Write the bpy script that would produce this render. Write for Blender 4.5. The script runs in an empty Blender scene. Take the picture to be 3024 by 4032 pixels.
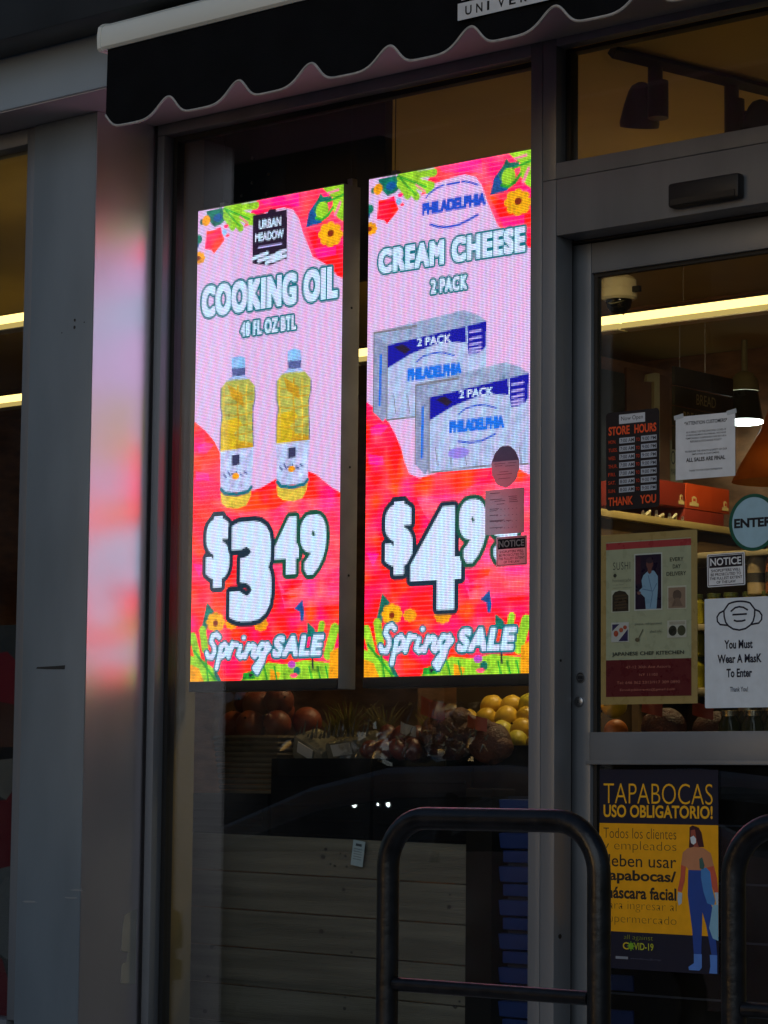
import bpy, bmesh, math, random
import numpy as np
from mathutils import Vector, Matrix, Euler

# ---------------------------------------------------------------- scene, camera, light
S = bpy.context.scene
COL = S.collection
R = math.radians
random.seed(7)
cam_d = bpy.data.cameras.new("camera")
cam = bpy.data.objects.new("camera", cam_d)
COL.objects.link(cam)
cam_d.sensor_fit = 'VERTICAL'
cam_d.sensor_height = 24.0
cam_d.lens = 24.0 * 10400 / 4032
cam_d.clip_start = 0.05
cam_d.clip_end = 400
cam.matrix_world = Matrix(((0.759973, 0.059680, 0.647209, 4.819365), (0.649882, -0.084708, -0.755300, -6.176310), (0.009747, 0.994617, -0.103161, 1.080000), (0, 0, 0, 1)))
S.camera = cam

W = bpy.data.worlds.new("World")
S.world = W
W.use_nodes = True
wn = W.node_tree
sky = wn.nodes.new('ShaderNodeTexSky')
sky.sky_type = 'NISHITA'
sky.sun_disc = False
sky.sun_elevation = R(4)
sky.sun_rotation = R(200)
sky.air_density = 1.0
sky.dust_density = 2.0
sky.ozone_density = 3.0
bgn = wn.nodes['Background']
wn.links.new(sky.outputs[0], bgn.inputs[0])
bgn.inputs[1].default_value = 0.14
sun_d = bpy.data.lights.new("sun", 'SUN')
sun_d.energy = 0.52
sun_d.angle = R(50)
sun_d.color = (0.86, 0.94, 1.0)
sun = bpy.data.objects.new("sun", sun_d)
COL.objects.link(sun)
sun.location = (0, -20, 20)
sun.rotation_euler = Euler((R(72), 0, R(28)))
S.view_settings.view_transform = 'Standard'
S.view_settings.look = 'None'
S.view_settings.exposure = 0.0
S.view_settings.gamma = 1.0
S.render.engine = 'CYCLES'
S.cycles.use_denoising = True
S.cycles.max_bounces = 8
S.cycles.transparent_max_bounces = 16
S.cycles.caustics_reflective = False
S.cycles.caustics_refractive = False
S.cycles.sample_clamp_indirect = 4.0

# ---------------------------------------------------------------- helpers
def lin(c):
    return tuple((v / 12.92 if v <= 0.04045 else ((v + 0.055) / 1.055) ** 2.4) for v in c)
def rgb(r, g, b):
    return lin((r / 255, g / 255, b / 255))
_M = {}
def mat(name, col, rough=0.5, metal=0.0, var=0.12, scale=6.0, bump=0.0, bscale=60.0, stretch=None, coat=0.0, trans=0.0, spec=0.5):
    """procedural surface: base colour broken by two scales of noise, uneven gloss, optional bump"""
    if name in _M: return _M[name]
    m = bpy.data.materials.new(name); m.use_nodes = True
    nt = m.node_tree; N = nt.nodes; L = nt.links
    p = N['Principled BSDF']
    p.inputs['Metallic'].default_value = metal
    p.inputs['Coat Weight'].default_value = coat
    p.inputs['Specular IOR Level'].default_value = spec
    tc = N.new('ShaderNodeTexCoord'); mp = N.new('ShaderNodeMapping')
    if stretch: mp.inputs['Scale'].default_value = stretch
    L.new(tc.outputs['Object'], mp.inputs[0])
    n1 = N.new('ShaderNodeTexNoise'); n1.inputs['Scale'].default_value = scale; n1.inputs['Detail'].default_value = 6
    L.new(mp.outputs[0], n1.inputs['Vector'])
    r1 = N.new('ShaderNodeMapRange')
    r1.inputs['From Min'].default_value = 0.3; r1.inputs['From Max'].default_value = 0.7
    r1.inputs['To Min'].default_value = 1 - var; r1.inputs['To Max'].default_value = 1 + var
    L.new(n1.outputs[0], r1.inputs[0])
    mx = N.new('ShaderNodeVectorMath'); mx.operation = 'SCALE'
    mx.inputs[0].default_value = col[:3]
    L.new(r1.outputs[0], mx.inputs['Scale'])
    L.new(mx.outputs[0], p.inputs['Base Color'])
    r2 = N.new('ShaderNodeMapRange')
    r2.inputs['From Min'].default_value = 0.3; r2.inputs['From Max'].default_value = 0.7
    r2.inputs['To Min'].default_value = max(0.02, rough - 0.06); r2.inputs['To Max'].default_value = min(1, rough + 0.06)
    L.new(n1.outputs[0], r2.inputs[0]); L.new(r2.outputs[0], p.inputs['Roughness'])
    if bump:
        n2 = N.new('ShaderNodeTexNoise'); n2.inputs['Scale'].default_value = bscale; n2.inputs['Detail'].default_value = 4
        L.new(mp.outputs[0], n2.inputs['Vector'])
        b = N.new('ShaderNodeBump'); b.inputs['Strength'].default_value = bump; b.inputs['Distance'].default_value = 0.01
        L.new(n2.outputs[0], b.inputs['Height']); L.new(b.outputs[0], p.inputs['Normal'])
    if trans:
        out = N['Material Output']; t = N.new('ShaderNodeBsdfTranslucent'); ms = N.new('ShaderNodeMixShader')
        L.new(mx.outputs[0], t.inputs[0]); ms.inputs[0].default_value = trans
        L.new(p.outputs[0], ms.inputs[1]); L.new(t.outputs[0], ms.inputs[2]); L.new(ms.outputs[0], out.inputs[0])
    _M[name] = m
    return m
def emat(name, col, strength):
    if name in _M: return _M[name]
    m = bpy.data.materials.new(name); m.use_nodes = True
    nt = m.node_tree; nt.nodes.remove(nt.nodes['Principled BSDF'])
    e = nt.nodes.new('ShaderNodeEmission'); e.inputs[0].default_value = (*col, 1); e.inputs[1].default_value = strength
    nt.links.new(e.outputs[0], nt.nodes['Material Output'].inputs[0])
    _M[name] = m
    return m
def glassmat(name, tint=(0.97, 0.98, 0.97), boost=1.0):
    """thin shop glass: clear transmission, Fresnel reflection, faint smears"""
    if name in _M: return _M[name]
    m = bpy.data.materials.new(name); m.use_nodes = True
    nt = m.node_tree; N = nt.nodes; L = nt.links; N.remove(N['Principled BSDF'])
    t = N.new('ShaderNodeBsdfTransparent'); t.inputs[0].default_value = (*tint, 1)
    g = N.new('ShaderNodeBsdfGlossy'); g.inputs['Roughness'].default_value = 0.004
    lw = N.new('ShaderNodeLayerWeight'); lw.inputs[0].default_value = .5
    pw = N.new('ShaderNodeMath'); pw.operation = 'POWER'; pw.inputs[1].default_value = 5; L.new(lw.outputs['Facing'], pw.inputs[0])
    f = N.new('ShaderNodeMath'); f.operation = 'MULTIPLY_ADD'; f.inputs[1].default_value = .96; f.inputs[2].default_value = .04; L.new(pw.outputs[0], f.inputs[0])
    s = N.new('ShaderNodeMath'); s.operation = 'MULTIPLY'; s.inputs[1].default_value = boost
    d = N.new('ShaderNodeBsdfDiffuse'); d.inputs[0].default_value = (.5, .5, .5, 1)
    tc = N.new('ShaderNodeTexCoord'); n = N.new('ShaderNodeTexNoise'); n.inputs['Scale'].default_value = 3; n.inputs['Detail'].default_value = 6
    L.new(tc.outputs['Object'], n.inputs['Vector'])
    r = N.new('ShaderNodeMapRange'); r.inputs['From Min'].default_value = .45; r.inputs['From Max'].default_value = .8; r.inputs['To Max'].default_value = .022
    L.new(n.outputs[0], r.inputs[0])
    m1 = N.new('ShaderNodeMixShader'); m2 = N.new('ShaderNodeMixShader')
    L.new(f.outputs[0], s.inputs[0]); L.new(s.outputs[0], m1.inputs[0]); L.new(t.outputs[0], m1.inputs[1]); L.new(g.outputs[0], m1.inputs[2])
    L.new(r.outputs[0], m2.inputs[0]); L.new(m1.outputs[0], m2.inputs[1]); L.new(d.outputs[0], m2.inputs[2])
    L.new(m2.outputs[0], N['Material Output'].inputs[0])
    _M[name] = m
    return m

class MB:
    """collects shapes and links them as ONE mesh object"""
    def __init__(s): s.v = []; s.f = []; s.mi = []; s.ms = []; s.sm = []
    def slot(s, m):
        if m not in s.ms: s.ms.append(m)
        return s.ms.index(m)
    def add(s, vs, fs, m, smooth=True):
        o = len(s.v); k = s.slot(m)
        s.v += [tuple(v) for v in vs]
        for f in fs: s.f.append([i + o for i in f]); s.mi.append(k); s.sm.append(smooth)
        return s
    def box(s, x0, x1, y0, y1, z0, z1, m, bev=0.0, rot=None, piv=None):
        bm = bmesh.new(); bmesh.ops.create_cube(bm, size=1)
        for v in bm.verts:
            v.co = Vector(((x0 + x1) / 2 + v.co.x * (x1 - x0), (y0 + y1) / 2 + v.co.y * (y1 - y0), (z0 + z1) / 2 + v.co.z * (z1 - z0)))
        if bev: bmesh.ops.bevel(bm, geom=bm.edges[:], offset=bev, segments=2, affect='EDGES', profile=0.5)
        if rot is not None:
            c = Vector(piv or ((x0 + x1) / 2, (y0 + y1) / 2, (z0 + z1) / 2)); M = Euler(rot).to_matrix()
            for v in bm.verts: v.co = c + M @ (v.co - c)
        bm.verts.index_update()
        s.add([v.co for v in bm.verts], [[v.index for v in f.verts] for f in bm.faces], m); bm.free(); return s
    def tube(s, path, r, m, seg=12, caps=True, closed=False):
        P = [Vector(p) for p in path]; n = len(P); rr = r if isinstance(r, (list, tuple)) else [r] * n
        vs = []; fs = []; up = None
        for i, p in enumerate(P):
            if closed: t = (P[(i + 1) % n] - P[i - 1]).normalized()
            else: t = (P[min(i + 1, n - 1)] - P[max(i - 1, 0)]).normalized()
            if up is None: up = Vector((0, 0, 1)) if abs(t.z) < .9 else Vector((1, 0, 0))
            a = t.cross(up).normalized(); b = a.cross(t).normalized(); up = b
            for k in range(seg):
                q = 2 * math.pi * k / seg; vs.append(p + (a * math.cos(q) + b * math.sin(q)) * rr[i])
        for i in range(n if closed else n - 1):
            j = (i + 1) % n
            for k in range(seg): fs.append([i * seg + k, i * seg + (k + 1) % seg, j * seg + (k + 1) % seg, j * seg + k])
        if caps and not closed: fs += [list(range(seg))[::-1], [(n - 1) * seg + k for k in range(seg)]]
        return s.add(vs, fs, m)
    def lathe(s, prof, c, m, seg=24, caps=True):
        vs = []; fs = []; n = len(prof)
        for r, z in prof:
            for k in range(seg):
                q = 2 * math.pi * k / seg; vs.append((c[0] + r * math.cos(q), c[1] + r * math.sin(q), c[2] + z))
        for i in range(n - 1):
            for k in range(seg): fs.append([i * seg + k, i * seg + (k + 1) % seg, (i + 1) * seg + (k + 1) % seg, (i + 1) * seg + k])
        if caps: fs += [list(range(seg))[::-1], [(n - 1) * seg + k for k in range(seg)]]
        return s.add(vs, fs, m)
    def ball(s, c, r, m, seg=20, rings=12, squash=(1, 1, 1), lump=0.0, seed=0):
        rnd = random.Random(seed); vs = [(c[0], c[1], c[2] + r * squash[2])]; fs = []
        ph = [rnd.uniform(0, 6.3) for _ in range(4)]
        for i in range(1, rings):
            t = math.pi * i / rings
            for k in range(seg):
                q = 2 * math.pi * k / seg
                w = 1 + lump * (math.sin(3 * q + ph[0]) * math.sin(2 * t + ph[1]) + .6 * math.sin(5 * q + ph[2]) * math.sin(4 * t + ph[3]))
                vs.append((c[0] + r * w * squash[0] * math.sin(t) * math.cos(q), c[1] + r * w * squash[1] * math.sin(t) * math.sin(q), c[2] + r * w * squash[2] * math.cos(t)))
        vs.append((c[0], c[1], c[2] - r * squash[2])); e = len(vs) - 1
        for k in range(seg):
            fs.append([0, 1 + k, 1 + (k + 1) % seg]); fs.append([e, e - seg + (k + 1) % seg, e - seg + k])
        for i in range(rings - 2):
            for k in range(seg):
                a = 1 + i * seg; fs.append([a + k, a + seg + k, a + seg + (k + 1) % seg, a + (k + 1) % seg])
        return s.add(vs, fs, m)
    def prism(s, pts, y0, y1, m):
        """outline in x,z pushed from y0 to y1"""
        n = len(pts); vs = [(x, y0, z) for x, z in pts] + [(x, y1, z) for x, z in pts]
        fs = [list(range(n)), [n + k for k in range(n)][::-1]] + [[k, n + k, n + (k + 1) % n, (k + 1) % n] for k in range(n)]
        return s.add(vs, fs, m, False)
    def prismx(s, pts, x0, x1, m, smooth=False):
        """outline in y,z pushed from x0 to x1"""
        n = len(pts); vs = [(x0, y, z) for y, z in pts] + [(x1, y, z) for y, z in pts]
        fs = [list(range(n))[::-1], [n + k for k in range(n)]] + [[k, (k + 1) % n, n + (k + 1) % n, n + k] for k in range(n)]
        return s.add(vs, fs, m, smooth)
    def build(s, name, parent=None, ang=35, loc=None):
        me = bpy.data.meshes.new(name)
        o = Vector(loc) if loc else Vector((0, 0, 0))
        me.from_pydata([tuple(Vector(v) - o) for v in s.v], [], s.f); me.update()
        for m in s.ms: me.materials.append(m)
        me.polygons.foreach_set('material_index', s.mi)
        me.polygons.foreach_set('use_smooth', s.sm)
        bm = bmesh.new(); bm.from_mesh(me); bmesh.ops.recalc_face_normals(bm, faces=bm.faces[:]); bm.to_mesh(me); bm.free()
        me.set_sharp_from_angle(angle=R(ang))
        ob = bpy.data.objects.new(name, me); COL.objects.link(ob); ob.location = o
        if parent is not None:
            ob.parent = parent; ob.matrix_parent_inverse = parent.matrix_basis.inverted()
        return ob
def tag(o, label=None, cat=None, group=None, kind=None):
    if label: o['label'] = label
    if cat: o['category'] = cat
    if group: o['group'] = group
    if kind: o['kind'] = kind
    return o
def empty(name, loc, label, cat, group=None):
    o = bpy.data.objects.new(name, None); COL.objects.link(o); o.location = loc; o.empty_display_size = .1
    return tag(o, label, cat, group)
def struct(name, mb): return tag(mb.build(name), kind='structure')
def copy_tree(o, dl, label=None):
    c = o.copy(); COL.objects.link(c); c.location = Vector(o.location) + Vector(dl)
    if label: c['label'] = label
    for ch in o.children:
        k = ch.copy(); COL.objects.link(k); k.parent = c; k.matrix_parent_inverse = ch.matrix_parent_inverse.copy()
        for g in ch.children:
            d = g.copy(); COL.objects.link(d); d.parent = k; d.matrix_parent_inverse = g.matrix_parent_inverse.copy()
    return c

# lettering: Blender's own built-in font turned into triangles in a 0..1 box
_T = {}
def glyphs(txt, space=1.0, shear=0.0, bold=0.0):
    key = (txt, space, shear, bold)
    if key in _T: return _T[key]
    cu = bpy.data.curves.new("lettering", 'FONT'); cu.body = txt; cu.space_character = space; cu.shear = shear; cu.offset = bold
    cu.resolution_u = 4
    ob = bpy.data.objects.new("lettering", cu); me = bpy.data.meshes.new_from_object(ob)
    me.calc_loop_triangles()
    v = np.array([(p.co.x, p.co.y) for p in me.vertices]); t = [tuple(l.vertices) for l in me.loop_triangles]
    bpy.data.objects.remove(ob); bpy.data.curves.remove(cu); bpy.data.meshes.remove(me)
    lo = v.min(0); hi = v.max(0); asp = (hi[0] - lo[0]) / (hi[1] - lo[1])
    _T[key] = ((v - lo) / (hi - lo), t, asp)
    return _T[key]

class Sheet:
    """a printed sheet facing the street: paper body plus ink shapes, ONE mesh. u right, v down, both 0..1"""
    def __init__(s, x0, x1, z0, z1, y, col, tilt=0.0, thick=.0012, trans=0.0, rough=.55, round_=0.0, body=True):
        s.mb = MB(); s.x0 = x0; s.w = x1 - x0; s.h = z1 - z0; s.z1 = z1; s.y = y; s.tilt = R(tilt); s.tr = trans; s.rough = rough
        s.cx = (x0 + x1) / 2; s.cz = (z0 + z1) / 2; s.lay = 0; s.th = thick
        if body:
            if round_: pts = s.rr(0, 1, 0, 1, round_)
            else: pts = [(0, 0), (1, 0), (1, 1), (0, 1)]
            s.solid(pts, col)
    def ink(s, c):
        return mat('print %02x%02x%02x%s' % (*c, ' sheer' if s.tr else ''), rgb(*c), s.rough, 0, .06, 30, trans=s.tr, spec=.3)
    def pt(s, u, v, y):
        x = s.x0 + u * s.w - s.cx; z = s.z1 - v * s.h - s.cz; c = math.cos(s.tilt); n = math.sin(s.tilt)
        return (s.cx + x * c - z * n, y, s.cz + x * n + z * c)
    def rr(s, u0, u1, v0, v1, r):
        out = []
        for cx, cy, a in ((u1 - r, v0 + r * s.w / s.h, -90), (u1 - r, v1 - r * s.w / s.h, 0), (u0 + r, v1 - r * s.w / s.h, 90), (u0 + r, v0 + r * s.w / s.h, 180)):
            for k in range(5):
                q = R(a + k * 22.5); out.append((cx + r * math.cos(q), cy + r * s.w / s.h * math.sin(q)))
        return out
    def solid(s, pts, col):
        n = len(pts)
        if s.tr:
            s.mb.add([s.pt(u, v, s.y) for u, v in pts], [list(range(n))], s.ink(col), False); return
        s.mb.add([s.pt(u, v, s.y) for u, v in pts] + [s.pt(u, v, s.y + s.th) for u, v in pts],
            [list(range(n)), list(range(n, 2 * n))[::-1]] + [[k, n + k, n + (k + 1) % n, (k + 1) % n] for k in range(n)], s.ink(col), False)
    def poly(s, pts, col):
        s.lay += 1; y = s.y - .0004 - .00006 * s.lay
        s.mb.add([s.pt(u, v, y) for u, v in pts], [list(range(len(pts)))], s.ink(col), False)
    def rect(s, u0, u1, v0, v1, col): s.poly([(u0, v0), (u1, v0), (u1, v1), (u0, v1)], col)
    def ell(s, u, v, ru, rv, col, n=32): s.poly([(u + ru * math.cos(k * 2 * math.pi / n), v + rv * math.sin(k * 2 * math.pi / n)) for k in range(n)], col)
    def frame(s, u0, u1, v0, v1, t, col):
        k = s.w / s.h
        s.rect(u0, u1, v0, v0 + t * k, col); s.rect(u0, u1, v1 - t * k, v1, col); s.rect(u0, u0 + t, v0, v1, col); s.rect(u1 - t, u1, v0, v1, col)
    def stroke(s, pts, w, col):
        """line of width w (fraction of sheet width)"""
        k = s.w / s.h; P = [Vector((u, v / k)) for u, v in pts]; lo = []; hi = []
        for i, p in enumerate(P):
            t = (P[min(i + 1, len(P) - 1)] - P[max(i - 1, 0)]).normalized(); n = Vector((-t.y, t.x)) * w / 2
            lo.append(p - n); hi.append(p + n)
        s.lay += 1; y = s.y - .0004 - .00006 * s.lay; vs = [s.pt(p.x, p.y * k, y) for p in lo + hi]; n = len(P)
        s.mb.add(vs, [[i, i + 1, n + i + 1, n + i] for i in range(n - 1)], s.ink(col), False)
    def text(s, txt, u0, u1, v0, v1, col, bold=0.0, space=1.0, shear=0.0):
        v, t, a = glyphs(txt, space, shear, bold); s.lay += 1; y = s.y - .0004 - .00006 * s.lay
        s.mb.add([s.pt(u0 + p[0] * (u1 - u0), v1 - p[1] * (v1 - v0), y) for p in v], t, s.ink(col), False)
    def build(s, name, label, cat, group=None):
        return tag(s.mb.build(name, loc=(s.cx, s.y, s.cz)), label, cat, group)

# ---------------------------------------------------------------- materials of the shop front
alu = mat('grey painted aluminium', (.20, .207, .223), .42, .25, .13, 7, .08, 120, (1, 1, .12))
alu2 = mat('grey aluminium door leaf', (.215, .226, .245), .4, .3, .13, 7, .08, 120, (.3, 1, .3))
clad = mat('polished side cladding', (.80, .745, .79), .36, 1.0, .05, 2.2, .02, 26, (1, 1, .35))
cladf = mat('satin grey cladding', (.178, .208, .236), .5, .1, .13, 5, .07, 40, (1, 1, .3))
beamm = mat('grey beam cladding', (.36, .43, .50), .45, .2, .05, 2, .03, 30)
gask = mat('black rubber gasket', (.006, .006, .006), .6)
blackm = mat('dark fascia sheet', (.02, .023, .028), .45, 0, .15, 3, .04, 40)
fabric = mat('black awning fabric', (.006, .0063, .0075), .9, 0, .25, 9, .25, 400, spec=.08)
piping = mat('pale piping', (.42, .40, .38), .7, 0, .2, 40)
cass = mat('pale awning cassette', (.80, .80, .72), .3, .15, .08, 5, .03, 120, (.2, 1, 1))
blackpl = mat('black plastic', (.008, .008, .010), .55, 0, .15, 12, .05, 150)
rackm = mat('black painted steel tube', (.0075, .008, .0105), .36, .1, .5, 30, .13, 60, coat=.15, spec=.35)
steel = mat('worn steel', (.42, .42, .43), .32, .9, .12, 30)
glass = glassmat('shop glass', boost=1.35)
plaster = mat('cream plaster', (.17, .13, .05), .8, 0, .12, 4, .1, 50)
concrete = mat('concrete paving', (.34, .335, .32), .85, 0, .18, 2.5, .3, 60)
asphalt = mat('asphalt', (.05, .05, .052), .9, 0, .25, 5, .5, 140)

# ---------------------------------------------------------------- ground and building shell
struct('road', MB().box(-60, 60, -40, -2.75, -.4, -.15, asphalt))
struct('sidewalk', MB().box(-60, 60, -2.6, -.05, -.4, 0, concrete, .01))
struct('kerb', MB().box(-60, 60, -2.75, -2.604, -.4, .002, mat('granite kerb', (.3, .3, .31), .8, 0, .2, 30, .2, 90), .012))
stor_floor = mat('store floor tile', (.26, .22, .17), .35, 0, .12, 2)
ceil_m = mat('store ceiling', (.56, .40, .13), .8, 0, .08, 2.5, .05, 20)
wall_m = mat('brown brick interior wall', (.27, .125, .052), .75, 0, .35, 5, .3, 25, (1, 1, 3))
struct('floor', MB().box(-9, 6, -.05, 8, -.3, .004, stor_floor))
struct('ceiling', MB().box(-9, 6, .1, 8, 3.6, 3.75, ceil_m))
struct('ceiling_strip', MB().box(-9, 6, 5.08, 5.5, 3.582, 3.5985, wall_m))  # flush dark brown strip across the ceiling
struct('back_wall', MB().box(-9, 6, 6.56, 6.8, .006, 3.596, wall_m))
struct('partition_wall', MB().box(-4.0, -3.82, 4.4, 6.555, .006, 3.497, wall_m))
struct('side_wall', MB().box(-9.2, -9, -.2, 8, 0, 4, wall_m).box(6, 6.2, -.2, 8, 0, 4, wall_m))
upper = MB().box(-9, 6, -.25, .1, 3.62, 9, mat('upper brickwork', (.14, .07, .05), .85, 0, .3, 8, .3, 30))
upper.box(1.42, 6, -.1, .09, .006, 3.3, plaster).box(-9, -4.2, -.1, .09, .006, 3.6, plaster)
struct('facade_wall', upper)

# ---------------------------------------------------------------- pier, beam and sign band
pier = empty('building_pier', (-1.67, -.12, 0), 'grey metal clad pier glowing pink on the side facing the screens', 'pier')
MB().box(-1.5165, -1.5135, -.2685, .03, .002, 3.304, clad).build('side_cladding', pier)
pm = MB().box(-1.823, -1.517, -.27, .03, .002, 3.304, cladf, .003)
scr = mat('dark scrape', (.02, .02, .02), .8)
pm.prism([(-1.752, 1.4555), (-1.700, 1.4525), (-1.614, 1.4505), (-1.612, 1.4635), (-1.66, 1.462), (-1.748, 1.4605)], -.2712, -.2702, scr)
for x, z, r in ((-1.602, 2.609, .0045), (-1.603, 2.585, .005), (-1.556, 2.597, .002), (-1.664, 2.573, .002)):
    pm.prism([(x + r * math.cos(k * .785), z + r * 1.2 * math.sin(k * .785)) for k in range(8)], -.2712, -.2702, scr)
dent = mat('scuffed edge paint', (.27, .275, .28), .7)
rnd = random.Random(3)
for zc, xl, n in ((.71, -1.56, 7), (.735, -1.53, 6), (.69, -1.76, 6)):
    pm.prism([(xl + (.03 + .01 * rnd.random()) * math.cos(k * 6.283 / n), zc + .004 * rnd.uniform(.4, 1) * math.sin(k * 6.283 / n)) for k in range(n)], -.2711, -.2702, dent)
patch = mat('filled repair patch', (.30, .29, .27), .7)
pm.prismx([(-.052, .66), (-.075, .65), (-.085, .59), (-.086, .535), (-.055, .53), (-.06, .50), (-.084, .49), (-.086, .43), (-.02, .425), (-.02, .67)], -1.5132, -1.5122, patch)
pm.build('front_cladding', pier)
lb = empty('lintel_beam', (0, -.3, 3.308), 'long blue grey horizontal beam over the pier and windows', 'beam')
MB().box(-4.2, 6, -.46, -.1, 3.3085, 3.612, beamm, .006).build('cladding', lb)
MB().box(-4.2, 6, -.452, -.005, 3.3045, 3.308, mat('pale soffit sheet', (.40, .36, .36), .6, 0, .06, 3)).build('soffit', lb)  # separate underside made paler than the beam to bounce screen light
fb = MB().box(-4.2, 6, -.62, -.47, 3.484, 4.3, blackm, .004)
tag(fb.build('sign_band'), 'dark blank sign band above the grey beam', 'sign band')

# ---------------------------------------------------------------- shop windows, transom, door
nw = empty('side_window', (-3, -.2, 1.6), 'left hand shop window beyond the grey pier, cut by the photo edge', 'window')
MB().box(-1.868, -1.8236, -.262, -.16, .3, 3.302, alu, .003).box(-4.19, -1.869, -.262, -.16, 3.248, 3.302, alu, .003).box(-4.19, -1.869, -.262, -.16, .003, .3, alu, .003).box(-4.19, -4.1, -.262, -.16, .301, 3.247, alu, .003).build('frame', nw)
MB().box(-4.1, -1.869, -.205, -.199, .301, 3.247, glass).build('glass_pane', nw)

sw = empty('shop_window', (-.7, .05, 1.6), 'big grey framed shop window with the two lit screens behind it', 'window')
jm = MB().box(-1.5035, -1.4702, 0, .046, .2, 3.268, alu, .002).box(-1.5115, -1.5045, .012, .046, .2, 3.305, gask)
jm.build('jamb', sw)
MB().box(-1.5035, .0918, 0, .046, 3.2685, 3.345, alu, .002).box(-1.5035, .0918, .004, .046, 3.346, 3.42, alu, .002).build('header', sw)
mu = MB().box(.0922, .1355, 0, .084, .004, 3.42, alu, .002).box(.1365, .1865, .0008, .084, .004, 2.8775, alu, .002).box(.1365, .1865, .0008, .084, 2.8785, 3.42, alu, .002).box(.1352, .1368, .006, .08, .01, 3.41, gask)
mu.build('mullion', sw)
MB().tube([(.1866, .03, .652), (.1885, .03, .652)], .007, gask, 10).tube([(.1866, .03, 1.45), (.1885, .03, 1.45)], .004, gask, 10).build('bolt_hole', sw)
MB().box(-1.5035, .0918, 0, .084, .05, .2, alu, .002).build('sill', sw)
MB().box(-1.4702, .0918, .0535, .0595, .2, 3.268, glass).build('glass_pane', sw)
gk = MB().box(-1.4702, -1.452, .046, .0795, .2, 3.268, gask).box(-1.452, .0918, .046, .0795, 3.252, 3.268, gask).box(-1.452, .0918, .046, .0795, .2, .212, gask)
gk.build('gasket', sw)

tw = empty('transom_window', (.75, .03, 3.1), 'grey framed window over the door showing dark ceiling spotlights', 'window')
MB().box(.1875, 2.2, 0, .046, 3.2825, 3.42, alu, .002).box(.1875, 2.2, 0, .084, 2.8785, 2.927, alu, .002).build('frame', tw)
MB().box(.188, .206, .046, .084, 2.928, 3.282, gask).box(.206, 2.2, .046, .084, 3.27, 3.282, gask).build('gasket', tw)
MB().box(.206, 2.2, .054, .06, 2.928, 3.27, glass).build('glass_pane', tw)
dh = empty('door_header', (.75, .03, 2.79), 'flat grey panel over the door with a black sensor box', 'door header')
MB().box(.1875, 2.2, .0016, .1, 2.7075, 2.8775, alu, .002).build('panel', dh)
MB().box(.609, .848, -.034, .0012, 2.7275, 2.7985, blackpl, .009).box(.62, .837, -.0365, -.034, 2.733, 2.75, mat('sensor window', (.006, .006, .007), .5)).build('motion_sensor', dh)

MB().box(.10, 2.2, .1005, .17, 2.702, 2.8775, gask).box(.137, .1592, .0848, .165, .004, 2.7015, gask).build('light_leak_filler', dh)  # black filler added to stop store light leaking round the door
dr = empty('sliding_door', (.75, .14, .02), 'grey framed glass sliding door covered in notices and posters', 'door')
MB().box(.16, .2285, .12, .165, .02, 2.7, alu2, .002).box(1.2, 1.27, .12, .165, .02, 2.7, alu2, .002).build('stile', dr)
MB().box(.2295, 1.199, .1205, .165, 2.6075, 2.699, alu2, .002).box(.2295, 1.199, .1165, .165, 1.1485, 1.2425, alu2, .002).box(.2165, .2292, .1165, .1195, 1.1485, 1.2425, alu2).box(.2165, 1.199, .1145, .1163, 1.1485, 1.160, alu2, .0005).box(.2295, 1.199, .1205, .165, .02, .25, alu2, .002).build('rail', dr)
MB().box(.2295, .2425, .134, .154, 1.243, 2.607, gask).box(.2425, 1.199, .134, .154, 2.597, 2.607, gask).box(.2295, .2425, .134, .154, .25, 1.148, gask).build('gasket', dr)
MB().box(.2425, 1.199, .141, .147, 1.243, 2.597, glass).build('glass_pane', dr)
MB().box(.2425, 1.199, .141, .147, .251, 1.148, glass).build('glass_pane', dr)
badge = MB().tube([(.1945, .1195, 1.403), (.1945, .1165, 1.403)], .0155, steel, 24)
badge.tube([(.1945 + .0125 * math.cos(k * .2618), .1162, 1.403 + .0125 * math.sin(k * .2618)) for k in range(24)], .0012, blackpl, 6, closed=True).box(.185, .204, .1155, .1168, 1.398, 1.408, blackpl).box(.189, .2, .1155, .1168, 1.393, 1.396, blackpl)
badge.build('badge', dr)
lk = MB().lathe([(.0, 0)], (0, 0, 0), steel, 3, False) if False else MB()
lk.tube([(.192, .1195, 1.333), (.192, .112, 1.333), (.192, .110, 1.333)], [.0145, .0145, .011], steel, 24).box(.1905, .1935, .1085, .1101, 1.328, 1.338, blackpl)
lk.build('lock', dr)
tag(MB().box(1.275, 1.415, 0, .084, .004, 3.42, alu, .003).build('door_post'), 'grey post closing the doorway at its right', 'post') if False else None
struct('door_reveal', MB().box(1.275, 1.418, .0, .17, .006, 2.7, alu, .003))

# ---------------------------------------------------------------- awning
aw = empty('awning', (1.5, -.55, 3.3), 'black scalloped awning with pale bar hanging over the shop front', 'awning')
prof = [(-.50, 3.352), (-.65, 3.352), (-.658, 3.36), (-.660, 3.40), (-.655, 3.423), (-.640, 3.436), (-.61, 3.443), (-.50, 3.443)]
cb = MB().prismx(prof, -1.088, 5, cass, True)
cb.prismx([(y - .002 * (1 if y < -.55 else -1), z + .003 * (1 if z > 3.4 else -1)) for y, z in prof], -1.104, -1.0885, cass, True)
cb.build('cassette', aw, 25)
def scallop(x):
    z = 3.094 + .006 * max(0, x) * (x < 3)
    best = 0
    for k in range(-1, 22):
        xp = -.806 + .2945 * k; d = x - xp
        wdt = .062 if d < 0 else .05
        best = max(best, .066 * math.exp(-(d / wdt) ** 2))
    ph = ((x + .806) % .2945) / .2945
    return z + best + .004 * math.sin(math.pi * ph)
xs = [-1.072 + .008 * k for k in range(760)]
vs = []; fs = []
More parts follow.
